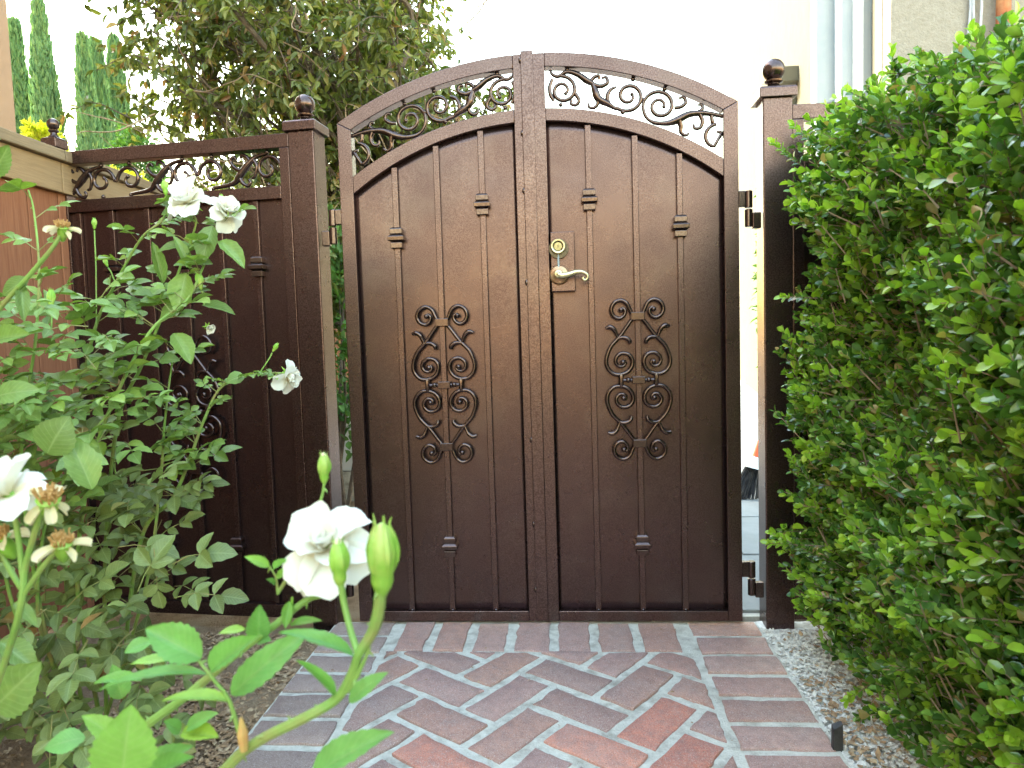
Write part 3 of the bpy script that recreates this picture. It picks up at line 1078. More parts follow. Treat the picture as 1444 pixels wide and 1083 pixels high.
        db = db.build('deadbolt', 'brass_dark', t, smooth=True, angle=35)
        MB().lathe([(.0160, .010), (.0160, .0020), (.0180, .0002), (.0212, 0), (.0235, .003), (.0235, .014)], (0.0685, -0.0370, 1.2375), 'y', 28, cap=False).build('lock_cylinder', 'brass', db, smooth=True, angle=35)
        MB().lathe([(.0163, .0075), (.0125, .0050), (.0122, .0040), (.0085, .0040), (.0083, .0030), (.0040, .0030)], (0.0685, -0.0370, 1.2375), 'y', 24).build('lock_face', 'brass_mid', db, smooth=True, angle=35)
        MB().box(.0672, .0698, -.0352, -.0338, 1.2330, 1.2420).build('keyway', 'brass_dark', db)
        MB().box(0.0655, 0.0715, -0.026, -0.0125, 1.168, 1.2165).build('link_strap', 'trim', t, bevel=0.0015)
        lv = MB()
        lv.lathe([(.032, .010), (.032, .006), (.027, -.002), (.016, -.006), (.011, -.012)], (0.0700, -0.0225, 1.1495), 'y', 26)
        lo = lv.build('lever_rosette', 'copper', t, smooth=True, angle=35)
        hb = MB()
        pts = spline([(0.0700, -.030, 1.150), (0.0690, -.046, 1.150), (0.0660, -.058, 1.1490), (0.0780, -.060, 1.1430), (0.1000, -.060, 1.1460), (0.122, -.060, 1.1520), (0.142, -.060, 1.1520), (0.1565, -.060, 1.1430),
                      (0.1575, -.060, 1.1320), (0.150, -.060, 1.1265), (0.1435, -.060, 1.1310), (0.1465, -.060, 1.1365)], 8)
        hb.tube(pts, [.008, .009, .0095, .0095, .0085, .0075, .0062, .0052, .0048, .0046, .0044, .0044], 10)
        hb.lathe([(.012, .004), (.0135, 0), (.0115, -.005), (.0065, -.006), (.005, -.003), (.003, -.006)], (0.0680, -0.0610, 1.1490), 'y', 20)
        hb.build('lever_handle', 'brass', t, smooth=True, angle=50)
    return t


make_leaf(-1, 'left leaf of the arched bronze gate, without any handle', False)
make_leaf(1, 'right leaf of the arched bronze gate, with brass lever and deadbolt', True)


# ================================================================== POSTS
def post(label, cx, cy, size, h, ball_r, rotz=0.0, cat='post', stain=None):
    t = thing('gate_post', label, cat, (cx, cy, 0))
    t.rotation_euler = (0, 0, rotz)
    hs = size / 2

    def part(mb, nm, mt, parent=t, **k):
        o = mb.build(nm, mt, None, **k)
        o.parent = parent
        return o
    part(MB().box(-hs, hs, -hs, hs, -0.04, h), 'shaft', 'bronze', bevel=0.004)
    c = hs * 1.27
    cap = part(MB().squares([(c, -.002), (c, .026), (c * .93, .031), (c * .5, .037)], (0, 0, h)), 'cap', 'bronze', bevel=0.002)
    r = ball_r
    prof = [(r * .95, .036), (r * .78, .040), (r * .55, .046), (r * .52, .052), (r * .80, .057), (r * .82, .061), (r * .55, .066)]
    zc = .064 + r * .88
    prof += [(max(1e-4, r * math.sin(a)), zc - r * math.cos(a)) for a in np.linspace(0.55, math.pi, 14)]
    fin = MB().lathe(prof, (0, 0, h), n=24)
    o = fin.build('ball_finial', 'bronze_cast', None, smooth=True, angle=50)
    o.parent = cap
    return t


FA = math.radians(5.3)                       # the left run of fence bends back a little
FO = np.array([-0.70, 0.0, 0.0])


def fl(d, y, z):
    """left fence: d metres to the left of the hinge line, y behind its face"""
    return np.array([FO[0] - d * math.cos(FA) + y * math.sin(FA), FO[1] + d * math.sin(FA) + y * math.cos(FA), z])


pc = fl(0.0565, 0.040, 0)
post('square bronze post with ball finial left of the gate', pc[0], pc[1], 0.089, 1.648, 0.0335, -FA)
post('square bronze post with ball finial between gate and hedge', 0.7535, 0.040, 0.089, 1.668, 0.0345)
pc = fl(0.995, 0.030, 0)
post('small bronze fence post with little ball beside the wooden fence', pc[0], pc[1], 0.046, 1.668, 0.0205, -FA)


# ================================================================== METAL FENCE BAYS
def fence_bay(label, base, conv, d0, d1, bars, collars, orn, mirror):
    """bay in local coordinates d (away from the gate), z; conv(d, y, z) -> world"""
    t = thing('metal_fence_panel', label, 'fence', tuple(base))

    def boxd(a, b, y0, y1, z0, z1, name, mat, parent=t, bevel=0.002):
        c = [conv(d, y, z) for z in (z0, z1) for d, y in ((a, y0), (b, y0), (b, y1), (a, y1))]
        f = [(0, 3, 2, 1), (4, 5, 6, 7), (0, 1, 5, 4), (1, 2, 6, 5), (2, 3, 7, 6), (3, 0, 4, 7)]
        if mirror:
            f = [q[::-1] for q in f]
        return MB().add(c, f).build(name, mat, parent, bevel=bevel)
    y0, y1 = 0.001, 0.042
    boxd(d0, d1, y0, y1, 1.600, 1.645, 'top_rail', 'bronze')
    boxd(d0, d0 + .034, y0, y1, 0.062, 1.5995, 'stile', 'bronze')
    boxd(d1 - .034, d1, y0, y1, 0.062, 1.5995, 'stile', 'bronze')
    boxd(d0 + .0345, d1 - .0345, y0 + .001, y1 - .001, 1.436, 1.478, 'mid_rail', 'bronze')
    boxd(d0, d1, y0, y1, 0.016, 0.0615, 'bottom_rail', 'bronze')
    boxd(d0 + .030, d1 - .030, 0.022, 0.0235, 0.056, 1.446, 'sheet_panel', 'bronze_sheet', bevel=0)
    for d in bars:
        bo = boxd(d - .0095, d + .0095, 0.009, 0.0213, 0.062, 1.4355, 'bar', 'bronze', bevel=0.0018)
        for dc, zc in collars:
            if abs(dc - d) < .01:
                c = conv(d, 0.012, zc)
                collar('collar', c[0], c[1], c[2], bo)
    if orn is not None:
        ornament_parts(t, lambda a, b, y: conv(orn - a if mirror else orn + a, y, 0.735 + b), 0.001)
    frieze(t, lambda s_, tt, y: conv(s_, y, 1.539 + tt * 1.02), 0.020, straight_frieze(d0, 0.135, 4), smin=d0 + .036, smax=d1 - .036)
    return t


fence_bay('bronze metal fence panel with scroll frieze behind the white roses', fl(0.5, 0.02, 0), fl, 0.1035, 0.970,
          (0.237, 0.370, 0.505, 0.640, 0.777, 0.905), ((0.237, 1.218), (0.505, 1.235), (0.777, 1.235), (0.370, 0.262), (0.640, 0.262)), 0.505, True)


def fr(d, y, z):
    return np.array([0.70 + d, y + 0.002, z])


fence_bay('bronze metal fence panel mostly hidden by the boxwood hedge', fr(0.6, 0.02, 0), fr, 0.100, 1.30,
          (0.237, 0.370, 0.505, 0.640, 0.777, 0.910, 1.045, 1.175), ((0.237, 1.218), (0.505, 1.235), (0.777, 1.235)), 0.640, False)

# ================================================================== WOODEN FENCE (runs along the left side)
wf = thing('wooden_fence', 'red brown wooden board fence with tan cap rail at the left edge', 'fence', (-1.69, 0, 0))
y = -3.2
while y < 3.4:
    w = 0.138 + rnd.uniform(-.003, .003)
    MB().box(-1.660, -1.640 + rnd.uniform(-.002, .002), y, y + w, 0.03 + rnd.uniform(0, .01), 1.515).build('board', 'redwood', wf, bevel=0.003)
    y += w + 0.004
for y0, y1 in ((-3.2, -1.25), (-1.246, 0.052), (0.056, 1.9), (1.904, 3.45)):
    MB().box(-1.6385, -1.619, y0, y1, 1.497, 1.6005).build('trim_board', 'tanwood', wf, bevel=0.003)
    MB().box(-1.730, -1.600, y0, y1, 1.602, 1.640).build('cap_rail', 'greywood', wf, bevel=0.004)
for y0 in (-3.1, -1.0, 1.6):
    MB().box(-1.752, -1.662, y0, y0 + .089, 0, 1.5).build('fence_post', 'greywood', wf, bevel=0.004)

# ================================================================== HOUSE ON THE RIGHT
def wx(Y):
    return 1.75 + 0.1554 * (Y - 1.2)


hs = thing('house', 'cream stucco house with white framed window rising behind the hedge', 'house', (wx(1.9) + 2, 5, 0))
YC, YE, HH = 1.86, 13.2, 10.5


def wallbox(ya, yb, za, zb, out, inn, name, mat, parent, bevel=0.0):
    """box on the slanted side wall: sticks out by `out`, goes in by `inn`"""
    c = [(wx(Y) - o_, Y, z) for z in (za, zb) for (Y, o_) in ((ya, out), (ya, -inn), (yb, -inn), (yb, out))]
    return MB().add(c, [(0, 3, 2, 1), (4, 5, 6, 7), (0, 1, 5, 4), (1, 2, 6, 5), (2, 3, 7, 6), (3, 0, 4, 7)]).build(name, mat, parent, bevel=bevel)


WY0, WY1, WZ0, WZ1 = 2.20, 3.62, 1.25, 4.6
wall = wallbox(WY1, YE, -0.05, HH, 0, 0.25, 'side_wall', 'cream', hs)
wallbox(YC, WY0, -0.05, HH, 0, 0.25, 'wall_section', 'cream', wall)
wallbox(WY0 + .001, WY1 - .001, -0.05, WZ0, 0.0, 0.25, 'wall_section', 'cream', wall)
wallbox(WY0 + .001, WY1 - .001, WZ1, HH, 0.0, 0.25, 'wall_section', 'cream', wall)
win = wallbox(WY0 + .10, WY1 - .10, WZ0 + .1, WZ1 - .1, -0.085, 0.10, 'window', 'glass', hs)
for a, b, c_, d_ in ((WY0 - .12, WY0 + .12, WZ0 - .1, WZ1 + .1), (WY1 - .12, WY1 + .12, WZ0 - .1, WZ1 + .1), (WY0 + .121, WY1 - .121, WZ1 - .12, WZ1 + .1), (WY0 + .121, WY1 - .121, WZ0 - .1, WZ0 + .12)):
    wallbox(a, b, c_, d_, 0.05, 0.11, 'window_frame', 'trim', win, 0.006)
wallbox(WY0 + .66, WY0 + .71, WZ0 + .121, WZ1 - .121, 0.0, 0.084, 'mullion', 'trim', win, 0.004)
MB().box(wx(YC) + 0.002, wx(YC) + 7, YC - 0.10, YC + .10, -0.05, HH).build('front_wall', 'greige', hs)
wallbox(4.62, 5.55, 3.22, 3.36, 0.22, 0.0, 'ledge', 'cream', hs, 0.008)
wallbox(4.75, 5.0, 2.2, 3.215, 0.08, 0.0, 'ledge_bracket', 'cream', hs, 0.008)
rf = MB().add([(wx(YC) - .5, YC - .6, HH), (wx(YC) + 7, YC - .6, HH), (wx(YE) + 7, YE + .5, HH), (wx(YE) - .5, YE + .5, HH), (wx(YC) + 3.5, YC + 3, HH + 1.6), (wx(YE) + 3.5, YE - 3, HH + 1.6)],
              [(0, 1, 4), (1, 2, 5, 4), (2, 3, 5), (3, 0, 4, 5), (0, 3, 2, 1)])
rf.build('roof', 'roof', hs)
pz_ = at(1371, 20, 3.98)
pipe = MB().tube([(pz_[0], YC - .155, -0.03), (pz_[0], YC - .155, 4.2), (pz_[0], YC - .155, 6.5)], 0.034, 12)
pipe.lathe([(.042, 0), (.042, .05)], (pz_[0], YC - .155, 2.72), n=12)
po = pipe.build('drain_pipe', 'rust', None, smooth=True)
tag(po, 'rusty orange drain pipe on the grey beige stucco wall above the hedge', 'pipe')
po.location = (0, 0, 0)
q = at(1343, 20, 3.9)
for i, dx in enumerate((0, 0.025, 0.052)):
    cb = MB().tube(spline([(q[0] + dx + rnd.uniform(-.012, .012), YC - .118 - .006 * i, z) for z in (-0.03, 1.0, 1.8, 2.3, 2.6, 2.9, 3.4, 6.0)], 4), 0.007, 6)
    tag(cb.build('wall_cable', 'grey_metal', None, smooth=True), ('thin pale cable farthest from the rusty pipe, on the stucco wall', 'thin pale middle cable of three beside the rusty pipe', 'thin pale cable nearest the rusty pipe, on the stucco wall')[i], 'cable', 'cables on the stucco wall')

# ================================================================== NEIGHBOUR HOUSE ON THE LEFT
nb = thing('house', 'peach stucco house whose corner shows at the upper left edge', 'house', (-8, -2, 0))
NX, NY = -4.05, 2.94
MB().box(-13, NX, -9, NY, -0.05, 6.6).build('wall', 'peach', nb)
MB().add([(-13.6, -9.6, 6.6), (NX + .55, -9.6, 6.6), (NX + .55, NY + .5, 6.6), (-13.6, NY + .5, 6.6), (-8.5, -5, 8.6), (-8.5, NY - 4, 8.6)],
         [(0, 1, 4), (1, 2, 5, 4), (2, 3, 5), (3, 0, 4, 5), (0, 3, 2, 1)]).build('roof', 'roof', nb)
for yw in (-1.2, -4.5):
    w_ = MB().box(NX - .05, NX + .02, yw, yw + 1.2, 1.1, 2.3).build('window', 'glass', nb)
    MB().box(NX + .001, NX + .05, yw - .08, yw + 1.28, 1.02, 1.099).build('sill', 'trim', w_)

# ================================================================== THINGS SEEN THROUGH THE GATE GAPS
# broom leaning behind the right post
bq = at(1051, 655, 4.0)
br = thing('broom', 'broom with black bristles and orange collar behind the gate gap', 'broom', (bq[0], bq[1], 0))
bdir = norm(np.array([0.30, 0.10, 1.0]))
b0 = np.array([bq[0], bq[1], 0.0])
hb = MB()
c0 = b0 + bdir * 0.02
br_v = []
for i in range(60):
    a = rnd.uniform(-1, 1)
    p0 = b0 + np.array([a * .09, rnd.uniform(-.02, .02), 0.004])
    p1 = b0 + bdir * 0.20 + np.array([a * .045, rnd.uniform(-.012, .012), 0])
    hb.tube([p0, p1], .006, 4)
hb.build('bristles', 'black_plastic', br)
MB().tube([b0 + bdir * 0.18, b0 + bdir * 0.22, b0 + bdir * 0.25], [.055, .045, .022], 10).build('head', 'white_plastic', br, smooth=True)
MB().tube([b0 + bdir * 0.24, b0 + bdir * 0.34], [.026, .020], 10).build('collar', 'orange_plastic', br, smooth=True)
MB().tube([b0 + bdir * 0.33, b0 + bdir * 1.35], .0125, 8).build('handle', 'grey_metal', br, smooth=True)
# white tub behind the left gap
tq = at(484, 690, 4.6)
tb = MB().squares([(.20, 0), (.235, .36), (.25, .36), (.25, .385), (.22, .385), (.19, .03)], (tq[0], tq[1], 0.16))
tbo = tb.build('storage_tub', 'white_plastic', None, bevel=0.006)
tag(tbo, 'white storage tub behind the narrow gap left of the gate', 'tub')
bl = MB()
bl.box(tq[0] - .21, tq[0] + .2, tq[1] - .2, tq[1] + .2, -0.03, 0.158)
blo = bl.build('concrete_block', 'mortar', None, bevel=0.006)
tag(blo, 'grey concrete block under the white storage tub', 'block')
# plastic stake in the gravel
sq = at(1181, 1075, 1.62)
stk = MB().add([(sq[0] + a, sq[1] + b, c_) for (a, b, c_) in ((-.013, -.008, -.03), (.013, -.004, -.03), (.012, .012, -.03), (-.012, .010, -.03),
                                                             (-.012, -.010, .052), (.011, -.005, .064), (.010, .008, .066), (-.012, .006, .058))],
               [(0, 3, 2, 1), (4, 5, 6, 7), (0, 1, 5, 4), (1, 2, 6, 5), (2, 3, 7, 6), (3, 0, 4, 7)])
tag(stk.build('stake', 'black_plastic', None, bevel=0.002), 'short black plastic stake stuck in the gravel', 'stake')

# ================================================================== BOXWOOD HEDGE
T_BOX = leaf_template(5, 3, 0.10, 0.10, 0.58, 0.62, cosine=True)
T_BOX2 = leaf_template(5, 3, 0.22, -0.06, 0.56, 0.62, cosine=True)


def hedge_x(Y, Z):
    """face of the hedge towards the path"""
    b = 0.045 * np.sin(3.1 * Y + 0.6) * np.sin(3.7 * Z + 1.0) + 0.028 * np.sin(9.0 * Y + 2.2 * Z) + 0.030 * np.sin(11.0 * Z - 5.0 * Y + 1.0) + 0.026 * np.sin(23.0 * Z + 17.0 * Y) * np.sin(19.0 * Y - 9.0 * Z + 0.7)
    under = np.clip(0.50 - Z, 0, 0.5) ** 1.5 * 0.26
    over = np.clip(Z - 1.25, 0, 0.4) ** 2 * 0.8
    far = np.clip(Y + 0.35, 0, 0.4) ** 2 * 0.3
    return 0.795 + b + under + over + far


def hedge_top(Y):
    return 1.395 + 0.20 * np.clip(Y + 1.2, 0, 1.2) + 0.022 * np.sin(6.1 * Y + 0.4) + 0.018 * np.sin(15 * Y)


hedge = thing('boxwood_hedge', 'dense green clipped boxwood hedge filling the right side', 'hedge', (1.25, -1.4, 0))
old, young = Leaves(), Leaves()
twigs = MB()


def hedge_sprigs(n, yr, zr, mode, lf=1.0, depth=0.10, pairs=5):
    Y = rng.uniform(*yr, n)
    Z = zr[0] + (hedge_top(Y) - 0.02 - zr[0]) * rng.uniform(0, 1, n) if mode == 'face' else None
    if mode == 'face':
        X = hedge_x(Y, Z) + rng.uniform(-0.05, depth + .03, n)
        out = np.stack([np.full(n, -1.0), np.zeros(n), np.full(n, 0.15)], -1)
    elif mode == 'top':
        X = rng.uniform(0.88, 1.75, n)
        Z = hedge_top(Y) + 0.015 * np.sin(14 * X) + rng.uniform(-depth, 0.02, n) - np.clip(0.98 - X, 0, 1) * 0.3
        out = np.stack([np.full(n, -0.35), np.zeros(n), np.full(n, 1.0)], -1)
    else:                                        # far end towards the gate
        X = rng.uniform(0.80, 1.75, n)
        Z = rng.uniform(0.15, 1, n) * 1.45
        X = np.maximum(X, hedge_x(np.full(n, -0.1), Z))
        Y = -0.10 - rng.uniform(-0.03, depth, n)
        out = np.stack([np.full(n, -0.4), np.ones(n), np.full(n, 0.2)], -1)
    B = np.stack([X, Y, Z], -1)
    d = norm(norm(out) * 0.8 + rand_unit(n) * 0.62 + np.array([0, 0, 0.42]))
    Ls = rng.uniform(0.06, 0.125, n) * lf
    B = B - d * (Ls * 0.6)[:, None]
    s1 = norm(np.cross(d, rand_unit(n)))
    s2 = np.cross(d, s1)
    is_young = rng.uniform(size=n) < 0.36
    for k in range(pairs):
        f = (k + 0.6) / pairs
        a = math.radians(58 - 34 * f)
        for sgn in (-1, 1):
            side = (s1 if k % 2 else s2) * sgn
            D = norm(d * math.cos(a) + side * math.sin(a) + rand_unit(n) * 0.16)
            Nn = norm(d * math.sin(a) - side * math.cos(a) + rand_unit(n) * 0.25 + np.array([-0.15, 0, 0.25]))
            Pp = B + d * (Ls * f)[:, None]
            L = rng.triangular(0.014, 0.030, 0.040, n) * lf * (1.0 - 0.25 * f ** 3)
            W = L * rng.uniform(0.56, 0.72, n)
            yg = is_young & (f > 0.45)
            for sel, tgt in ((~yg, old), (yg, young)):
                if sel.any():
                    tgt.add(Pp[sel], D[sel], Nn[sel], L[sel], W[sel])
    u, v, z = project(B)
    for i in np.nonzero((z > 0.3) & (u > 1000) & (u < 1500))[0]:
        twigs.tube([B[i] - d[i] * rng.uniform(.02, .09), B[i] + d[i] * Ls[i] * 0.95], [.0022, .0010], 3)


hedge_sprigs(3700, (-1.48, -0.10), (0.10, 0), 'face')
hedge_sprigs(1100, (-1.48, -0.08), (0, 0), 'top')
hedge_sprigs(700, (-0.2, -0.1), (0, 0), 'end')
hedge_sprigs(900, (-3.6, -1.48), (0.05, 0), 'face', 2.2, 0.1, 4)
hedge_sprigs(500, (-3.6, -1.48), (0, 0), 'top', 2.2, 0.1, 4)
# stray shoots that poke out of the clipped face
for (u, v, dd, uu, vv) in ((1128, 232, 2.02, 1092, 202), (1150, 205, 1.95, 1120, 178), (1140, 420, 1.95, 1104, 418), (1150, 690, 1.95, 1112, 640), (1160, 770, 1.9, 1086, 766),
                           (1165, 790, 1.9, 1090, 752), (1190, 850, 1.85, 1150, 838), (1185, 600, 1.85, 1140, 640), (1262, 110, 1.55, 1258, 74), (1345, 105, 1.4, 1352, 62),
                           (1220, 140, 1.7, 1196, 128), (1410, 70, 1.25, 1432, 24), (1385, 85, 1.3, 1372, 45), (1160, 560, 1.9, 1122, 548), (1235, 960, 1.75, 1196, 985), (1230, 990, 1.75, 1206, 1030)):
    a, b = at(u, v, dd), at(uu, vv, dd - 0.03)
    ax = norm(b - a)
    LL = np.linalg.norm(b - a)
    twigs.tube([a - ax * .05, (a + b) / 2, b], [.0018, .0014, .0009], 4)
    p1 = norm(np.cross(ax, rand_unit(1)[0]))
    p2 = np.cross(ax, p1)
    K = max(4, int(LL / 0.011))
    for k in range(K + 1):
        f = k / K
        for sgn in (-1, 1):
            s_ = (p1 if k % 2 else p2) * sgn
            D = norm(ax * (0.55 + .3 * f) + s_ * (0.8 - .3 * f) + rand_unit(1)[0] * .15)
            (young if f > 0.6 else old).add(a + (b - a) * f, D, norm(ax * .8 - s_ * .4 + np.array([0, -.1, .4])), rng.uniform(.020, .027), rng.uniform(.0135, .017))
# leaves deep inside, so that no light comes through
n = 7000
Y = rng.uniform(-2.2, -0.12, n)
Z = rng.uniform(0.10, 1.42, n)
X = hedge_x(Y, Z) + rng.uniform(0.12, 0.60, n)
old.add(np.stack([X, Y, Z], -1), rand_unit(n), rand_unit(n), rng.uniform(.03, .05, n), rng.uniform(.025, .04, n))
old.emit(hedge, 'box_leaf', [T_BOX, T_BOX2], 180)
young.emit(hedge, 'box_young', [T_BOX, T_BOX2], 120)
o = twigs.build('twigs', 'twig', hedge)
o['kind'] = 'stuff'
# woody stems
for i in range(14):
    y0 = -0.25 - i * 0.2
    p = [np.array([1.15 + rnd.uniform(-.06, .06), y0, -0.03])]
    for k in range(6):
        p.append(p[-1] + np.array([rnd.uniform(-.09, .04), rnd.uniform(-.06, .06), 0.22]))
    MB().tube(spline(p, 4), [.016, .011, .006, .003], 6).build('stem', 'bark', hedge, smooth=True)
    for k in range(2, 6):
        q = [p[k], p[k] + np.array([-.06, rnd.uniform(-.08, .08), .07]), p[k] + np.array([-.13, rnd.uniform(-.12, .12), .14])]
        MB().tube(spline(q, 4), [.007, .004, .002], 5).build('branch', 'twig', hedge, smooth=True)
# curled dead leaf caught in the hedge
dq = at(1291, 375, 1.64)
dl = leaf_template(6, 5, 0.5, 0.6, 0.5, 0.8)
me = fast_mesh('dead_leaf', dl[0] * np.array([0.030, 0.030, 0.030]), dl[1])
do = link('dead_leaf', me, 'stamen', None)
do.location = dq
do.rotation_euler = (1.9, 0.3, 0.4)
tag(do, 'curled brown dead leaf caught in the face of the hedge', 'leaf')

# ================================================================== ROSE BUSHES
T_NEAR = [leaf_template(18, 7, 0.12, 0.20, 0.45, 0.80, 0.055, 0.012), leaf_template(18, 7, 0.20, 0.10, 0.47, 0.78, 0.06, 0.015), leaf_template(18, 7, 0.06, 0.32, 0.44, 0.82, 0.05, 0.01)]
T_ROSE = [leaf_template(8, 5, 0.12, 0.20, 0.45, 0.80, 0.05, 0.012), leaf_template(8, 5, 0.20, 0.10, 0.47, 0.78, 0.05, 0.015), leaf_template(8, 5, 0.06, 0.32, 0.44, 0.82, 0.05, 0.01)]


def petal_mesh(kind, seed):
    r = random.Random(seed)
    V, Q = [], []
    nu, nv = 7, 7
    ph = r.uniform(0, 6)
    for j in range(nv + 1):
        t = j / nv
        w = 0.10 + 0.95 * t ** 0.62 * (1 - 0.42 * t ** 5)
        for i in range(nu + 1):
            s = -1 + 2 * i / nu
            lip = 1 - 0.10 * s * s * t - 0.05 * math.cos(3 * s + ph) * t
            cup = (0.34, 0.55, 0.75)[kind] * (s * s) * w * 0.5
            roll = (-0.42, -0.10, 0.22)[kind] * t ** 3
            rip = 0.035 * math.sin(5 * s + ph) * t * t
            V.append((s * w * 0.5, t * lip, cup + roll + 0.16 * t + rip))
    for j in range(nv):
        for i in range(nu):
            a = j * (nu + 1) + i
            Q.append((a, a + 1, a + nu + 2, a + nu + 1))
    me = fast_mesh('petal', np.array(V), np.array(Q))
    return me


PETALS = {}


def petals(kind, mat):
    key = (kind, mat)
    if key not in PETALS:
        L = []
        for s in range(3):
            me = petal_mesh(kind, 31 * kind + s)
            me.materials.append(M[mat])
            L.append(me)
        PETALS[key] = L
    return PETALS[key]


def axes_from(z):
    z = norm(np.asarray(z, float))
    x = perp(z)
    return np.stack([x, np.cross(z, x), z], -2)


def flower(bush, c, axis, r, seed, mat='petal', whorls=((6, 82, 0, 1.0), (6, 58, 1, 0.92), (5, 36, 1, 0.78), (5, 16, 2, 0.62), (3, 4, 2, 0.48)), label=None):
    """open rose: base at c, looking along axis, petal length r"""
    R_ = random.Random(seed)
    A = axes_from(axis)
    base = Vector(bush.location)
    fb = MB()
    prof = [(.0016, -.34), (.10, -.30), (.15, -.18), (.12, -.06), (.16, 0.0), (.12, .10), (.02, .16)]
    fb.lathe([(a * r, b * r) for a, b in prof], (0, 0, 0), n=10)
    for k in range(5):
        a = k * 2 * math.pi / 5 + 0.3
        tip = (math.cos(a) * .55 * r, math.sin(a) * .55 * r, -.24 * r)
        mid = (math.cos(a) * .32 * r, math.sin(a) * .32 * r, -.04 * r)
        fb.tube(spline([(math.cos(a) * .1 * r, math.sin(a) * .1 * r, -.05 * r), mid, tip], 4), [.07 * r, .075 * r, .01 * r], 5)
    fo = fb.build('flower', 'bud', None, smooth=True)
    fo.parent = bush
    fo.matrix_basis = Matrix(((*A[:, 0], c[0] - base.x), (*A[:, 1], c[1] - base.y), (*A[:, 2], c[2] - base.z), (0, 0, 0, 1)))
    if label:
        fo['label'] = label
    for wi, (nn, tilt, kind, sc) in enumerate(whorls):
        ms = petals(kind, mat)
        off = R_.uniform(0, 6.28)
        for k in range(nn):
            a = off + k * 2 * math.pi / nn + R_.uniform(-.22, .22)
            tl = math.radians(tilt + R_.uniform(-22, 22))
            s = r * sc * R_.uniform(.80, 1.20)
            o = bpy.data.objects.new('petal', ms[R_.randrange(3)])
            COL.objects.link(o)
            o.parent = fo
            o.matrix_basis = Matrix.Translation((0, 0, 0.01 * r * wi)) @ Matrix.Rotation(a, 4, 'Z') @ Matrix.Rotation(math.pi / 2 - tl, 4, 'X') @ Matrix.Rotation(R_.uniform(-.2, .2), 4, 'Y') @ Matrix.Diagonal((s * 1.05, s, s, 1))
    return fo


def bud(bush, c, axis, h, open_=0.0, tipmat=None):
    """closed bud: swollen hip below, pointed green sepals above; c at the joint"""
    A = axes_from(axis)
    base = Vector(bush.location)
    mb = MB()
    mb.lathe([(.05 * h, -.40 * h), (.085 * h, -.33 * h), (.14 * h, -.24 * h), (.168 * h, -.14 * h), (.165 * h, -.04 * h), (.195 * h, .03 * h), (.222 * h, .16 * h), (.230 * h, .30 * h), (.21 * h, .46 * h), (.155 * h, .60 * h),
              (.085 * h, .70 * h), (.02 * h, .74 * h)], (0, 0, 0), n=14)
    o = mb.build('bud', 'bud', None, smooth=True, angle=70)
    o.parent = bush
    o.matrix_basis = Matrix(((*A[:, 0], c[0] - base.x), (*A[:, 1], c[1] - base.y), (*A[:, 2], c[2] - base.z), (0, 0, 0, 1)))
    for k in range(5):
        a = k * 2 * math.pi / 5
        rr = lambda q: (math.cos(a) * q * h, math.sin(a) * q * h)
        pts = [(*rr(.15), 0), (*rr(.205), .16 * h), (*rr(.215), .32 * h), (*rr(.175), .52 * h), (*rr(.115), .70 * h), (*rr(.10 + .05 * (k % 3)), (.82 + .05 * (k % 2)) * h)]
        s = MB().tube(spline(pts, 4), [.03 * h, .055 * h, .06 * h, .045 * h, .022 * h, .006 * h], 5)
        so = s.build('sepal', 'bud', None, smooth=True)
        so.parent = o
    if tipmat:
        t = MB().ball((0, 0, .66 * h), .10 * h, 8, 1.4).build('petal_tip', tipmat, None, smooth=True)
        t.parent = o
    return o


def dead_flower(bush, c, axis, r, seed):
    R_ = random.Random(seed)
    A = axes_from(axis)
    base = Vector(bush.location)
    mb = MB()
    mb.lathe([(.10 * r, -.9 * r), (.22 * r, -.7 * r), (.34 * r, -.35 * r), (.30 * r, -.05 * r), (.42 * r, .05 * r), (.30 * r, .16 * r)], (0, 0, 0), n=10)
    o = mb.build('spent_flower', 'bud', None, smooth=True)
    o.parent = bush
    o.matrix_basis = Matrix(((*A[:, 0], c[0] - base.x), (*A[:, 1], c[1] - base.y), (*A[:, 2], c[2] - base.z), (0, 0, 0, 1)))
    st = MB()
    for k in range(70):
        a, q = R_.uniform(0, 6.28), R_.uniform(.05, .42) * r
        st.tube([(math.cos(a) * q * .8, math.sin(a) * q * .8, .05 * r), (math.cos(a) * q * 1.3, math.sin(a) * q * 1.3, R_.uniform(.3, .55) * r)], .035 * r, 4)
    s = st.build('stamens', 'stamen', None)
    s.parent = o
    for k in range(5):
        a = k * 2 * math.pi / 5 + R_.uniform(-.3, .3)
        me = petals(1, 'petal_old')[k % 3]
        p = bpy.data.objects.new('petal', me)
        COL.objects.link(p)
        p.parent = o
        s_ = r * R_.uniform(.85, 1.35)
        p.matrix_basis = Matrix.Rotation(a, 4, 'Z') @ Matrix.Rotation(-R_.uniform(.1, 1.1), 4, 'X') @ Matrix.Diagonal((s_ * .5, s_, s_, 1))
    return o


def prickles(mb, pts, rad, step):
    """small curved thorns along a cane"""
    P = np.asarray(pts)
    R_ = np.interp(np.linspace(0, 1, len(P)), np.linspace(0, 1, len(rad)), rad)
    acc = 0.0
    for i in range(1, len(P) - 1):
        acc += np.linalg.norm(P[i] - P[i - 1])
        if acc > step:
            acc = rng.uniform(-.4, .3) * step
            T = norm(P[i + 1] - P[i])
            s_ = norm(np.cross(T, rand_unit(1)[0]))
            b_ = P[i] + s_ * R_[i] * .8
            mb.tube([b_, b_ + s_ * .0022 - T * .0006, b_ + s_ * .0042 - T * .0022], [.0014, .0008, .0002], 5)
    return mb


def px_path(pts, per=6):
    return spline([at(*p) for p in pts], per)


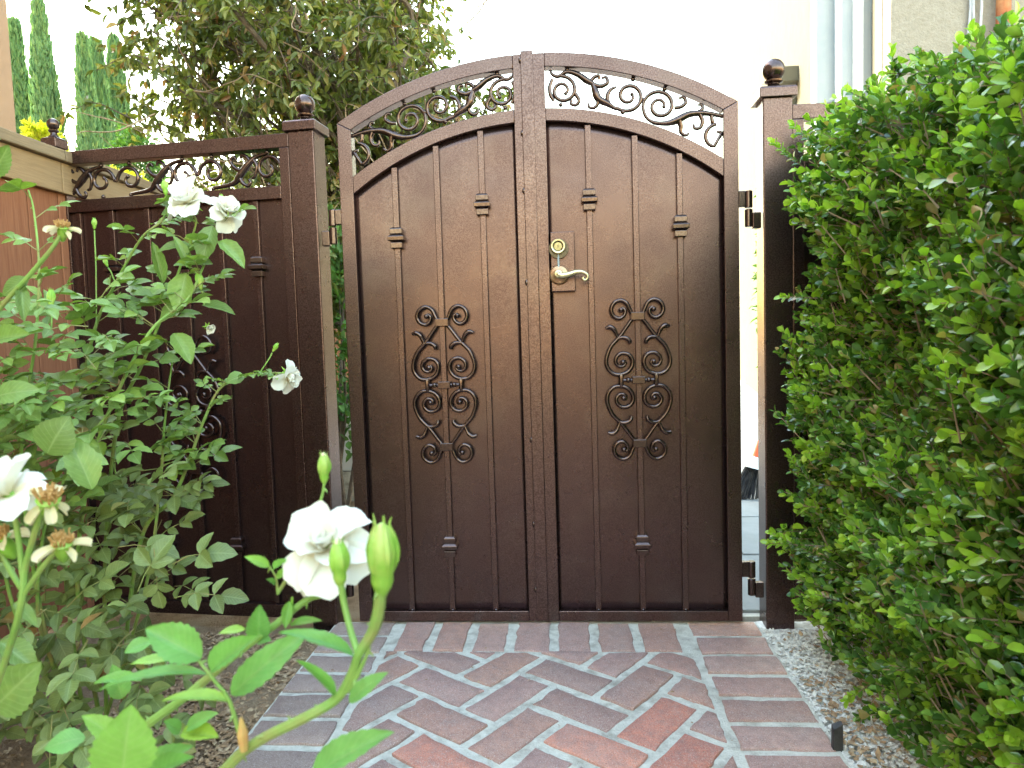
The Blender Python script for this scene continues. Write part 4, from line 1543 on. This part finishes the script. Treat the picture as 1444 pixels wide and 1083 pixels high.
def compound(L, stalks, base, d, up, size, k=5, spread=1.0):
    """rose leaf: `k` leaflets along a stalk that starts at base and runs along d"""
    d = norm(np.asarray(d, float))
    side = norm(np.cross(d, up))
    nrm = norm(np.cross(side, d))
    length = size * (1.9 if k >= 5 else 1.2)
    tip = base + d * length - np.array([0, 0, 0.12 * length])
    mid = base + d * length * .5 + nrm * .03 * length
    stalks.tube([base, mid, tip], [.0011, .0010, .0007], 4)
    L.add(tip, norm(d - np.array([0, 0, .25]) + rand_unit(1)[0] * .15), norm(nrm + rand_unit(1)[0] * .22), size * rng.uniform(.95, 1.15), size * rng.uniform(.60, .72))
    pos = (0.88, 0.48) if k == 5 else ((0.86,) if k == 3 else (0.9, 0.6, 0.3))
    for f in pos:
        q = base + (mid - base) * min(1, f * 2) if f < .5 else mid + (tip - mid) * (f * 2 - 1)
        for sg in (-1, 1):
            D = norm(d * .55 + side * sg * .85 - np.array([0, 0, .12]) + rand_unit(1)[0] * .18)
            s = size * rng.uniform(.78, 1.0) * (1 if f > .6 else .82)
            L.add(q, D, norm(nrm + rand_unit(1)[0] * .25), s, s * rng.uniform(.58, .70))


# ---- the bush by the metal fence
rb = thing('rose_bush', 'tall leafy white rose bush between wooden fence and metal panel', 'rose bush', (-1.02, -0.62, 0))
RL, RO, ST = Leaves(), Leaves(), MB()
canes = [
    [(150, 1010, 1.80), (148, 800, 1.72), (165, 600, 1.66), (200, 515, 1.62), (235, 430, 1.60), (258, 366, 1.58), (276, 318, 1.56), (272, 300, 1.56)],
    [(118, 1015, 1.78), (92, 800, 1.72), (105, 620, 1.68), (132, 470, 1.64), (165, 396, 1.62), (200, 335, 1.60), (228, 312, 1.60), (236, 285, 1.60)],
    [(175, 1010, 1.76), (180, 880, 1.68), (202, 752, 1.62), (245, 700, 1.60), (270, 640, 1.60), (288, 592, 1.60), (310, 548, 1.60), (345, 530, 1.60), (388, 526, 1.60), (404, 528, 1.60)],
    [(140, 1010, 1.7), (110, 840, 1.55), (120, 700, 1.5), (150, 590, 1.48), (210, 470, 1.5), (262, 425, 1.52), (285, 380, 1.54), (306, 330, 1.55), (314, 308, 1.55)],
    [(90, 1010, 1.6), (50, 820, 1.45), (30, 640, 1.40), (50, 480, 1.40), (55, 380, 1.40), (48, 300, 1.42), (40, 268, 1.42)],
    [(100, 1010, 1.6), (20, 860, 1.5), (0, 700, 1.5), (38, 610, 1.46), (60, 555, 1.45), (110, 530, 1.45), (150, 500, 1.46)],
    [(150, 1010, 1.75), (205, 830, 1.60), (225, 690, 1.58), (232, 600, 1.58), (240, 530, 1.60), (248, 480, 1.6)],
    [(125, 1010, 1.7), (60, 900, 1.5), (60, 760, 1.42), (100, 660, 1.40), (160, 575, 1.42), (205, 560, 1.44)],
]
for ci, c in enumerate(canes):
    P = px_path(c, 7)
    r0 = .0052 if ci < 4 else .0044
    prickles(MB().tube(P, [r0, r0 * .85, r0 * .65, r0 * .5, .0016], 7), P, [r0, r0 * .85, r0 * .65, r0 * .5, .0016], .05).build('cane', 'cane', rb, smooth=True)
    npts = len(P)
    i = int(npts * .22)
    while i < npts - 2:
        T = norm(P[min(i + 1, npts - 1)] - P[i - 1])
        hgt = i / npts
        for rep in range(1 if hgt > .72 else 2):
            az = rng.uniform(0, 6.28)
            out = np.array([math.cos(az) * .9, math.sin(az) * .9 - .25, 0])
            d = norm(out + T * .45 + np.array([0, 0, .15]))
            sz = rng.uniform(.034, .047) * (1.12 if hgt < .6 else .86)
            if ci == 2 and hgt > .45:
                sz *= .62
            compound(RL if hgt > .38 else RO, ST, P[i], d, np.array([0, -.45, 1.0]), sz, 5 if rng.uniform() < .75 else 3)
        i += rng.integers(3, 5) if hgt > .5 else rng.integers(2, 4)
# leafy body of the bush, seen from the path
for k in range(190):
    u = rng.uniform(-70, 255)
    v = rng.uniform(560, 1075)
    if u > 255 - max(0, (v - 900)) * .25 - max(0, 700 - v) * .55:
        continue
    D_ = rng.uniform(1.30, 1.78) + (v < 700) * .05
    q = at(u, v, D_)
    if q[2] < 0.06 or q[0] < -1.58:
        continue
    d = norm(np.array([rng.uniform(-.3, 1.0), rng.uniform(-1, .3), rng.uniform(-.4, .35)]))
    compound(RO if v > 640 else RL, ST, q, d, np.array([.15, -.75, 1.0]), rng.uniform(.040, .060), 5 if rng.uniform() < .7 else 3)
for k in range(70):                     # pale leaves up the left side
    u, v = rng.uniform(-40, 150), rng.uniform(420, 640)
    q = at(u, v, rng.uniform(1.30, 1.6))
    if q[0] < -1.58:
        continue
    d = norm(np.array([rng.uniform(-.6, 1.0), rng.uniform(-1, .3), rng.uniform(-.3, .4)]))
    compound(RL, ST, q, d, np.array([.1, -.55, 1.0]), rng.uniform(.030, .044), 5)
# bigger single leaflets around the two upper flowers
for b_, t_, w_, dd in (((272, 312), (258, 292), 12, 1.55), ((300, 318), (282, 372), 30, 1.53), ((308, 340), (345, 376), 26, 1.53), ((300, 372), (252, 362), 22, 1.54), ((268, 345), (220, 352), 18, 1.55),
                       ((262, 385), (250, 440), 34, 1.54), ((258, 425), (222, 450), 26, 1.55), ((285, 430), (330, 438), 20, 1.56), ((245, 470), (270, 512), 30, 1.54), ((232, 480), (190, 496), 26, 1.54),
                       ((268, 380), (246, 330), 16, 1.54), ((230, 400), (215, 340), 18, 1.57), ((345, 530), (318, 536), 26, 1.58)):
    a, b = at(*b_, dd), at(*t_, dd - .02)
    RL.add(a, b - a, norm(CAM_POS - a) * .7 + np.array([0, 0, .8]), np.linalg.norm(b - a), w_ * dd / FPX)
for k in range(230):                    # unseen growth along the wooden fence, added to darken the metal panel's reflection
    q = np.array([rng.uniform(-1.56, -1.08), rng.uniform(-2.1, -0.45), rng.uniform(.1, 1.45)])
    u, v, z = project(q)
    if u > -70:
        continue
    compound(RO, ST, q, norm(rng.normal(size=3) + np.array([.5, 0, 0])), np.array([.3, -.3, 1.0]), rng.uniform(.045, .065), 5)
RL.emit(rb, 'rose_leaf', T_ROSE, 200)
RO.emit(rb, 'rose_leaf_old', T_ROSE, 100)
o = ST.build('leaf_stalks', 'stalk', rb)
o['kind'] = 'stuff'
flower(rb, at(268, 288, 1.55), np.array([-.10, -.55, .55]), 0.055, 5, label='double white rose at the top of the bush')
flower(rb, at(316, 299, 1.55), np.array([.55, -.30, .35]), 0.043, 6)
flower(rb, at(404, 529, 1.60), np.array([.85, -.25, -.35]), 0.040, 7, whorls=((6, 70, 0, 1.0), (5, 40, 1, .85), (4, 14, 2, .6)))
flower(rb, at(292, 460, 1.56), np.array([.8, -.3, -.5]), 0.018, 8, whorls=((5, 45, 1, 1.0), (4, 16, 2, .8)))
for (u, v, dd, h, uu, vv) in ((387, 492, 1.60, .020, 366, 526), (233, 268, 1.60, .030, 236, 306), (133, 318, 1.62, .022, 136, 462), (150, 372, 1.62, .020, 163, 400), (72, 425, 1.35, .030, 72, 470), (282, 400, 1.54, .034, 288, 430),
                              (312, 285, 1.54, .022, 312, 305)):
    a, b = at(uu, vv, dd), at(u, v, dd)
    bud(rb, b, b - a + np.array([0, 0, .002]), h)
    MB().tube([a, (a * .4 + b * .6) + np.array([.002, 0, 0]), b - norm(b - a) * h * .5], .0016, 6).build('flower_stalk', 'cane', rb, smooth=True)

# ---- spent blooms close on the left
rs = thing('rose_bush', 'near rose stems with faded and spent blooms at the left edge', 'rose bush', (-0.72, -1.62, 0))
RN, ST = Leaves(), MB()
q0 = at(-160, 1500, 0.85)
q0[2] = -0.02
for c, r0 in (([(-60, 1120, .68), (8, 930, .64), (30, 850, .62), (36, 800, .62), (54, 735, .61), (62, 712, .61)], .0030), ([(32, 840, .62), (60, 800, .61), (82, 774, .61)], .0024),
              ([(30, 830, .62), (12, 800, .63), (-4, 770, .63)], .0024), ([(33, 822, .62), (26, 760, .62), (18, 712, .62)], .0024), ([(-60, 520, .95), (0, 435, .93), (40, 390, .92), (72, 352, .91), (86, 330, .91)], .0030)):
    MB().tube(px_path(c, 6), [r0, r0, r0 * .8], 8).build('cane', 'cane', rs, smooth=True)
lo_ = spline([q0, q0 + np.array([.03, .02, .30]), at(-60, 1120, .68)], 6)
MB().tube(lo_, [.005, .0032], 8).build('cane', 'cane', rs, smooth=True)
lo_ = spline([q0 + np.array([-.02, .05, 0]), q0 + np.array([-.12, .12, .42]), at(-110, 640, .97), at(-60, 520, .95)], 6)
MB().tube(lo_, [.005, .0032], 8).build('cane', 'cane', rs, smooth=True)
flower(rs, at(14, 700, .62), np.array([-.15, -.35, .75]), 0.036, 12, whorls=((6, 72, 0, 1.0), (6, 45, 1, .9), (4, 20, 2, .6)), label='half open white rose cut by the frame edge')
for (u, v, dd, r, ax) in ((68, 706, .61, .0235, (.3, -.35, .8)), (88, 768, .61, .020, (.2, -.3, .9)), (2, 762, .63, .022, (-.3, -.3, .9)), (88, 322, .91, .019, (.25, -.3, .9))):
    dead_flower(rs, at(u, v, dd), np.array(ax), r, u + 3)
for b_, t_, w_, dd, roll in (((-10, 1000), (50, 940), 70, .70, .4), ((0, 905), (52, 945), 34, .85, .2), ((66, 640), (92, 590), 58, 1.0, .0), ((130, 690), (96, 610), 44, 1.02, .2), ((-10, 480), (40, 470), 30, .95, .3),
                             ((40, 392), (0, 415), 24, .93, .1), ((30, 400), (34, 452), 18, .93, .1), ((-12, 250), (12, 205), 30, .9, .2), ((-10, 560), (48, 545), 36, .95, .2), ((20, 850), (52, 880), 18, .64, .4)):
    a, b = at(*b_, dd), at(*t_, dd - .01)
    RN.add(a, b - a, norm(CAM_POS - a) + np.array([roll, 0, .5]), np.linalg.norm(b - a), w_ * dd / FPX)
RN.emit(rs, 'rose_leaf', T_NEAR, 60)

# ---- foreground rose branch that hangs into the path
rf_ = thing('rose_bush', 'foreground rose branch with a big white bloom and green buds over the path', 'rose bush', (-0.45, -1.95, 0))
RN = Leaves()
root = at(60, 1500, .62)
root[2] = -0.02
segs = [
    (spline([root, root + np.array([.0, .01, .25]), at(190, 1230, .56), at(318, 1085, .53), at(365, 1045, .52), at(430, 1012, .51), at(474, 986, .51), at(494, 955, .505), at(506, 922, .50)], 6), [.0052, .0042, .0040, .0036, .0032]),
    (px_path([(505, 924, .50), (526, 890, .50), (534, 862, .495), (537, 830, .49)], 6), [.0034, .0044, .0040]),
    (px_path([(505, 922, .50), (494, 888, .51), (485, 850, .515), (481, 825, .515)], 6), [.0026, .0023, .0026]),
    (px_path([(474, 986, .51), (495, 968, .505), (512, 935, .50), (522, 912, .50)], 6), [.0020, .0018, .0010]),
    (spline([root + np.array([-.04, .04, 0]), root + np.array([-.06, .06, .3]), at(60, 1150, .64), at(130, 1085, .63), at(200, 1028, .62), at(265, 980, .61), at(330, 925, .60), at(390, 880, .60), at(430, 848, .60), at(468, 830, .60)], 6), [.0052, .0044, .0040, .0032, .0024]),
    (px_path([(436, 845, .60), (462, 838, .60), (482, 818, .59), (489, 795, .59)], 6), [.0016, .0014, .0012]),
    (px_path([(392, 836, .60), (410, 808, .60), (422, 790, .60), (440, 740, .605), (454, 700, .61), (457, 682, .61)], 6), [.0016, .0014, .0011]),
    (px_path([(342, 1052, .515), (324, 990, .51), (304, 962, .51), (279, 930, .51)], 6), [.0017, .0013, .0010]),
    (px_path([(392, 838, .60), (389, 815, .60), (380, 798, .60)], 5), [.0012, .0008, .0007]),
]
for pts, rad in segs:
    prickles(MB().tube(pts, rad, 8), pts, rad, .022).build('cane', 'cane', rf_, smooth=True)
MB().tube(px_path([(344, 1058, .515), (342, 1035, .513), (340, 1012, .512)], 5), [.003, .0042, .0008], 7).build('stipule', 'stipule', rf_, smooth=True)
MB().tube(px_path([(228 * 0 + 412, 842, .60), (411, 862, .60), (409, 880, .60)], 5), [.0009, .0018, .0008], 6).build('stipule', 'bud', rf_, smooth=True)
flower(rf_, at(462, 772, .60), np.array([-.02, -.42, .42]), 0.037, 21, whorls=((7, 92, 0, 1.12), (6, 66, 0, 1.02), (6, 44, 1, .90), (4, 22, 1, .72), (3, 6, 2, .5)), label='large white rose bloom leaning over the path')
bud(rf_, at(539, 806, .49), np.array([.03, 0, 1]), .046)
bud(rf_, at(479, 806, .515), np.array([-.04, .05, 1]), .030, tipmat='petal')
bud(rf_, at(457, 668, .61), np.array([.02, 0, 1]), .023, tipmat='petal')
for b_, t_, w_, dd, roll in (((172, 1096), (182, 1003), 84, .49, .15), ((284, 928), (206, 886), 52, .51, -.1), ((293, 950), (138, 950), 20, .51, .9), ((325, 990), (230, 980), 21, .51, .9), ((297, 946), (359, 897), 34, .51, .1),
                             ((325, 980), (424, 892), 42, .51, -.1), ((500, 926), (398, 884), 24, .50, .6), ((472, 984), (421, 930), 15, .51, .5), ((492, 990), (536, 948), 26, .50, .2), ((440, 1094), (545, 1028), 44, .49, .3),
                             ((364, 902), (366, 854), 32, .60, .1), ((346, 887), (310, 889), 14, .60, .5), ((380, 799), (347, 784), 15, .60, .1), ((386, 803), (406, 789), 12, .60, .1), ((389, 815), (411, 799), 13, .60, .1),
                             ((388, 824), (378, 816), 9, .60, .1), ((408, 848), (402, 886), 15, .60, .3), ((409, 882), (448, 869), 15, .60, .5), ((254, 1032), (234, 1016), 20, .60, .2), ((256, 1034), (307, 1038), 30, .60, .3),
                             ((262, 1028), (298, 1003), 22, .60, .2), ((200, 1090), (264, 1050), 32, .55, .2), ((208, 1100), (270, 1066), 30, .52, .2), ((120, 1040), (60, 1052), 34, .66, .2), ((170, 1045), (118, 1008), 30, .66, .1),
                             ((215, 905), (175, 920), 22, .72, .3), ((240, 930), (185, 930), 16, .66, .6), ((172, 985), (160, 940), 30, .74, .1), ((200, 960), (132, 962), 18, .66, .6), ((365, 905), (378, 900), 16, .60, .2)):
    a, b = at(*b_, dd), at(*t_, dd - .012)
    RN.add(a, b - a, norm(CAM_POS - a) * (1 - .5 * roll) + np.array([0, 0, .35 + roll]), np.linalg.norm(b - a), w_ * dd / FPX)
RN.emit(rf_, 'rose_leaf_new', T_NEAR, 60)

# ================================================================== BIG TREE BEHIND THE FENCE
T_TREE = [leaf_template(4, 3, 0.16, 0.24, 0.46, 0.9), leaf_template(4, 3, 0.26, 0.10, 0.46, 0.9)]
tr = thing('broadleaf_tree', 'large olive leaved tree with bare grey twigs behind the left fence', 'tree', (-0.95, 1.95, 0))
t0 = np.array([-0.95, 1.95, -0.03])
trunk = spline([t0, t0 + np.array([.02, .0, .8]), t0 + np.array([-.02, .02, 1.6]), t0 + np.array([.0, .0, 2.5]), t0 + np.array([-.06, .08, 3.4]), t0 + np.array([-.15, .15, 4.6])], 5)
MB().tube(trunk, [.085, .07, .062, .055, .04, .015], 10).build('trunk', 'bark', tr, smooth=True)
TL = Leaves()
tw = MB()
bare = MB()
for k in range(175):
    # limb end somewhere in an uneven crown
    while True:
        e = np.array([rng.uniform(-2.75, -0.12), rng.uniform(1.05, 3.4), rng.uniform(1.35, 5.2) if k % 3 else rng.uniform(1.5, 2.9)])
        q = (e - np.array([-1.35, 2.1, 3.1])) / np.array([1.45, 1.25, 2.0])
        if (q @ q) < 1.0 and not (e[2] > 2.6 and e[0] > -0.45):
            break
    i0 = int(np.clip((e[2] - rng.uniform(.4, 1.2)) / 4.6 * len(trunk), 6, len(trunk) - 2))
    s = trunk[i0]
    m_ = (s + e) / 2 + rng.normal(size=3) * .16 + np.array([0, 0, .12])
    P = spline([s, m_, e], 8)
    if k < 40:
        MB().tube(P, [.024, .014, .005], 6).build('limb', 'bark', tr, smooth=True)
    else:
        tw.tube(P, [.014, .008, .004], 5)
    for j in range(13):
        b0_ = P[rng.integers(5, len(P))]
        d = norm(rng.normal(size=3) + np.array([0, -.25, -.15]) + norm(e - s) * .5)
        ln = rng.uniform(.16, .42)
        pts = [b0_, b0_ + d * ln * .5 + np.array([0, 0, .02]), b0_ + d * ln - np.array([0, 0, ln * .28])]
        TP = spline(pts, 4)
        tw.tube(TP, [.0042, .0028, .0014], 4)
        nl = rng.integers(14, 24)
        ti = rng.integers(2, len(TP), nl)
        Pp = TP[ti] + rng.normal(size=(nl, 3)) * .006
        Dd = norm(d * .35 + rng.normal(size=(nl, 3)) * .62 + np.array([0, 0, -.75]))
        TL.add(Pp, Dd, rng.normal(size=(nl, 3)) * .6 + np.array([0, -.7, .4]), rng.uniform(.040, .074, nl), rng.uniform(.016, .029, nl))
for k in range(120):                     # bare grey twigs
    b0_ = np.array([rng.uniform(-1.9, -.15), rng.uniform(1.1, 2.0), rng.uniform(1.7, 3.2)])
    pts = [b0_]
    d = norm(rng.normal(size=3))
    for j in range(5):
        d = norm(d + rng.normal(size=3) * .42)
        pts.append(pts[-1] + d * rng.uniform(.08, .17))
    bare.tube(spline(pts, 4), [.0042, .0030, .0014], 4)
TL.emit(tr, 'tree_leaf', T_TREE, 300)
for mb_, nm in ((tw, 'branchlets'), (bare, 'bare_twigs')):
    o = mb_.build(nm, 'twig' if nm == 'bare_twigs' else 'bark', tr)
    o['kind'] = 'stuff'


# ================================================================== SHRUBS AND CYPRESSES FARTHER BACK
def shrub(name, label, c, rad, n, size, mat, cat='shrub', stems=7):
    t = thing(name, label, cat, (c[0], c[1], 0))
    L = Leaves()
    d = rand_unit(n)
    rr = rng.uniform(.25, 1.0, n) ** .5
    lump = 1 + .22 * np.sin(d[:, 0] * 7 + c[0]) * np.sin(d[:, 2] * 6) + .12 * np.sin(d[:, 1] * 11)
    P = np.array(c) + d * np.array(rad) * (rr * lump)[:, None]
    ok = P[:, 2] > 0.03
    P, d = P[ok], d[ok]
    L.add(P, norm(d + rand_unit(len(P)) * .8 + np.array([0, 0, .2])), rand_unit(len(P)) + np.array([0, 0, .8]), rng.uniform(.7, 1.2, len(P)) * size, rng.uniform(.35, .55, len(P)) * size)
    L.emit(t, mat, T_TREE[0], 0)
    sb = MB()
    for k in range(stems):
        e = np.array(c) + rand_unit(1)[0] * np.array(rad) * .6
        sb.tube(spline([(c[0] + rnd.uniform(-.05, .05), c[1], -.03), ((c[0] + e[0]) / 2, c[1], e[2] * .5), e], 4), [.016, .010, .004], 5)
    sb.build('stems', 'bark', t)
    return t


shrub('leafy_shrub', 'green shrub showing through the narrow gap left of the gate', (-1.15, 1.35, 1.0), (.52, .42, .62), 2600, .06, 'shrub_leaf')
shrub('leafy_shrub', 'tall slim green shrub added unseen behind the right post to darken the left post reflection', (2.37, 5.35, 1.7), (.14, .85, 1.65), 3000, .10, 'shrub_leaf')  # added out of view so the left post reflects leaves, not bright wall
shrub('yellow_shrub', 'bright yellow green shrub above the small post at far left', tuple(at(62, 222, 8.5)), (.20, .3, .34), 2600, .085, 'yellow_leaf')
shrub('yellow_shrub', 'bright yellow green shrub glimpsed through the left fence scrollwork', tuple(at(168, 292, 7.0)), (.36, .40, .30), 2600, .075, 'yellow_leaf')
shrub('leafy_shrub', 'dark green shrub behind the left fence scrollwork below the tree', (-1.9, 2.9, 1.1), (.75, .5, .75), 3200, .06, 'shrub_leaf')
shrub('leafy_shrub', 'pale green bush between the cypresses and the big tree', tuple(at(190, 235, 12.0)), (.40, .4, .62), 2400, .10, 'shrub_leaf')


def cypress(label, u, vtop, dd, wpx):
    top = at(u, vtop, dd)
    H = top[2]
    r = wpx * dd / FPX / 2
    t = thing('cypress_tree', label, 'tree', (top[0], top[1], 0), 'tall slim cypresses')
    n = 9000
    tt = rng.uniform(0, 1, n) ** .8
    Z = H * (0.06 + .94 * tt)
    a = rng.uniform(0, 6.28, n)
    prof = r * np.minimum(1, ((1 - tt) * H / 4.6) ** .72) * (1 + .13 * np.sin(a * 3 + Z * 2.2) + .10 * np.sin(a * 7 - Z * 5)) * rng.uniform(.70, 1.12, n)
    P = np.stack([top[0] + prof * np.cos(a), top[1] + prof * np.sin(a), Z], -1)
    out = np.stack([np.cos(a), np.sin(a), np.zeros(n)], -1)
    L = Leaves()
    L.add(P, norm(out * .35 + np.array([0, 0, 1.0]) + rand_unit(n) * .28), out + rand_unit(n) * .4, rng.uniform(.12, .26, n), rng.uniform(.035, .07, n))
    L.emit(t, 'cypress', leaf_template(2, 3, .2, .1, .4, .8), 0, mass_name='crown')
    MB().tube([(top[0], top[1], -.03), (top[0], top[1], H * .5), (top[0], top[1], H * .93)], [.11, .07, .02], 7).build('trunk', 'bark', t, smooth=True)


cypress('leftmost slim cypress, next to the peach house corner', 20, 36, 15.0, 33)
cypress('tallest cypress, with bare sky on its right side', 54, 8, 14.5, 42)
cypress('cypress just right of the bare sky gap', 116, 58, 14.0, 32)
cypress('middle cypress of the tight trio beside the big tree', 136, 66, 14.6, 33)
cypress('rightmost cypress, half behind the big tree leaves', 160, 60, 15.2, 36)
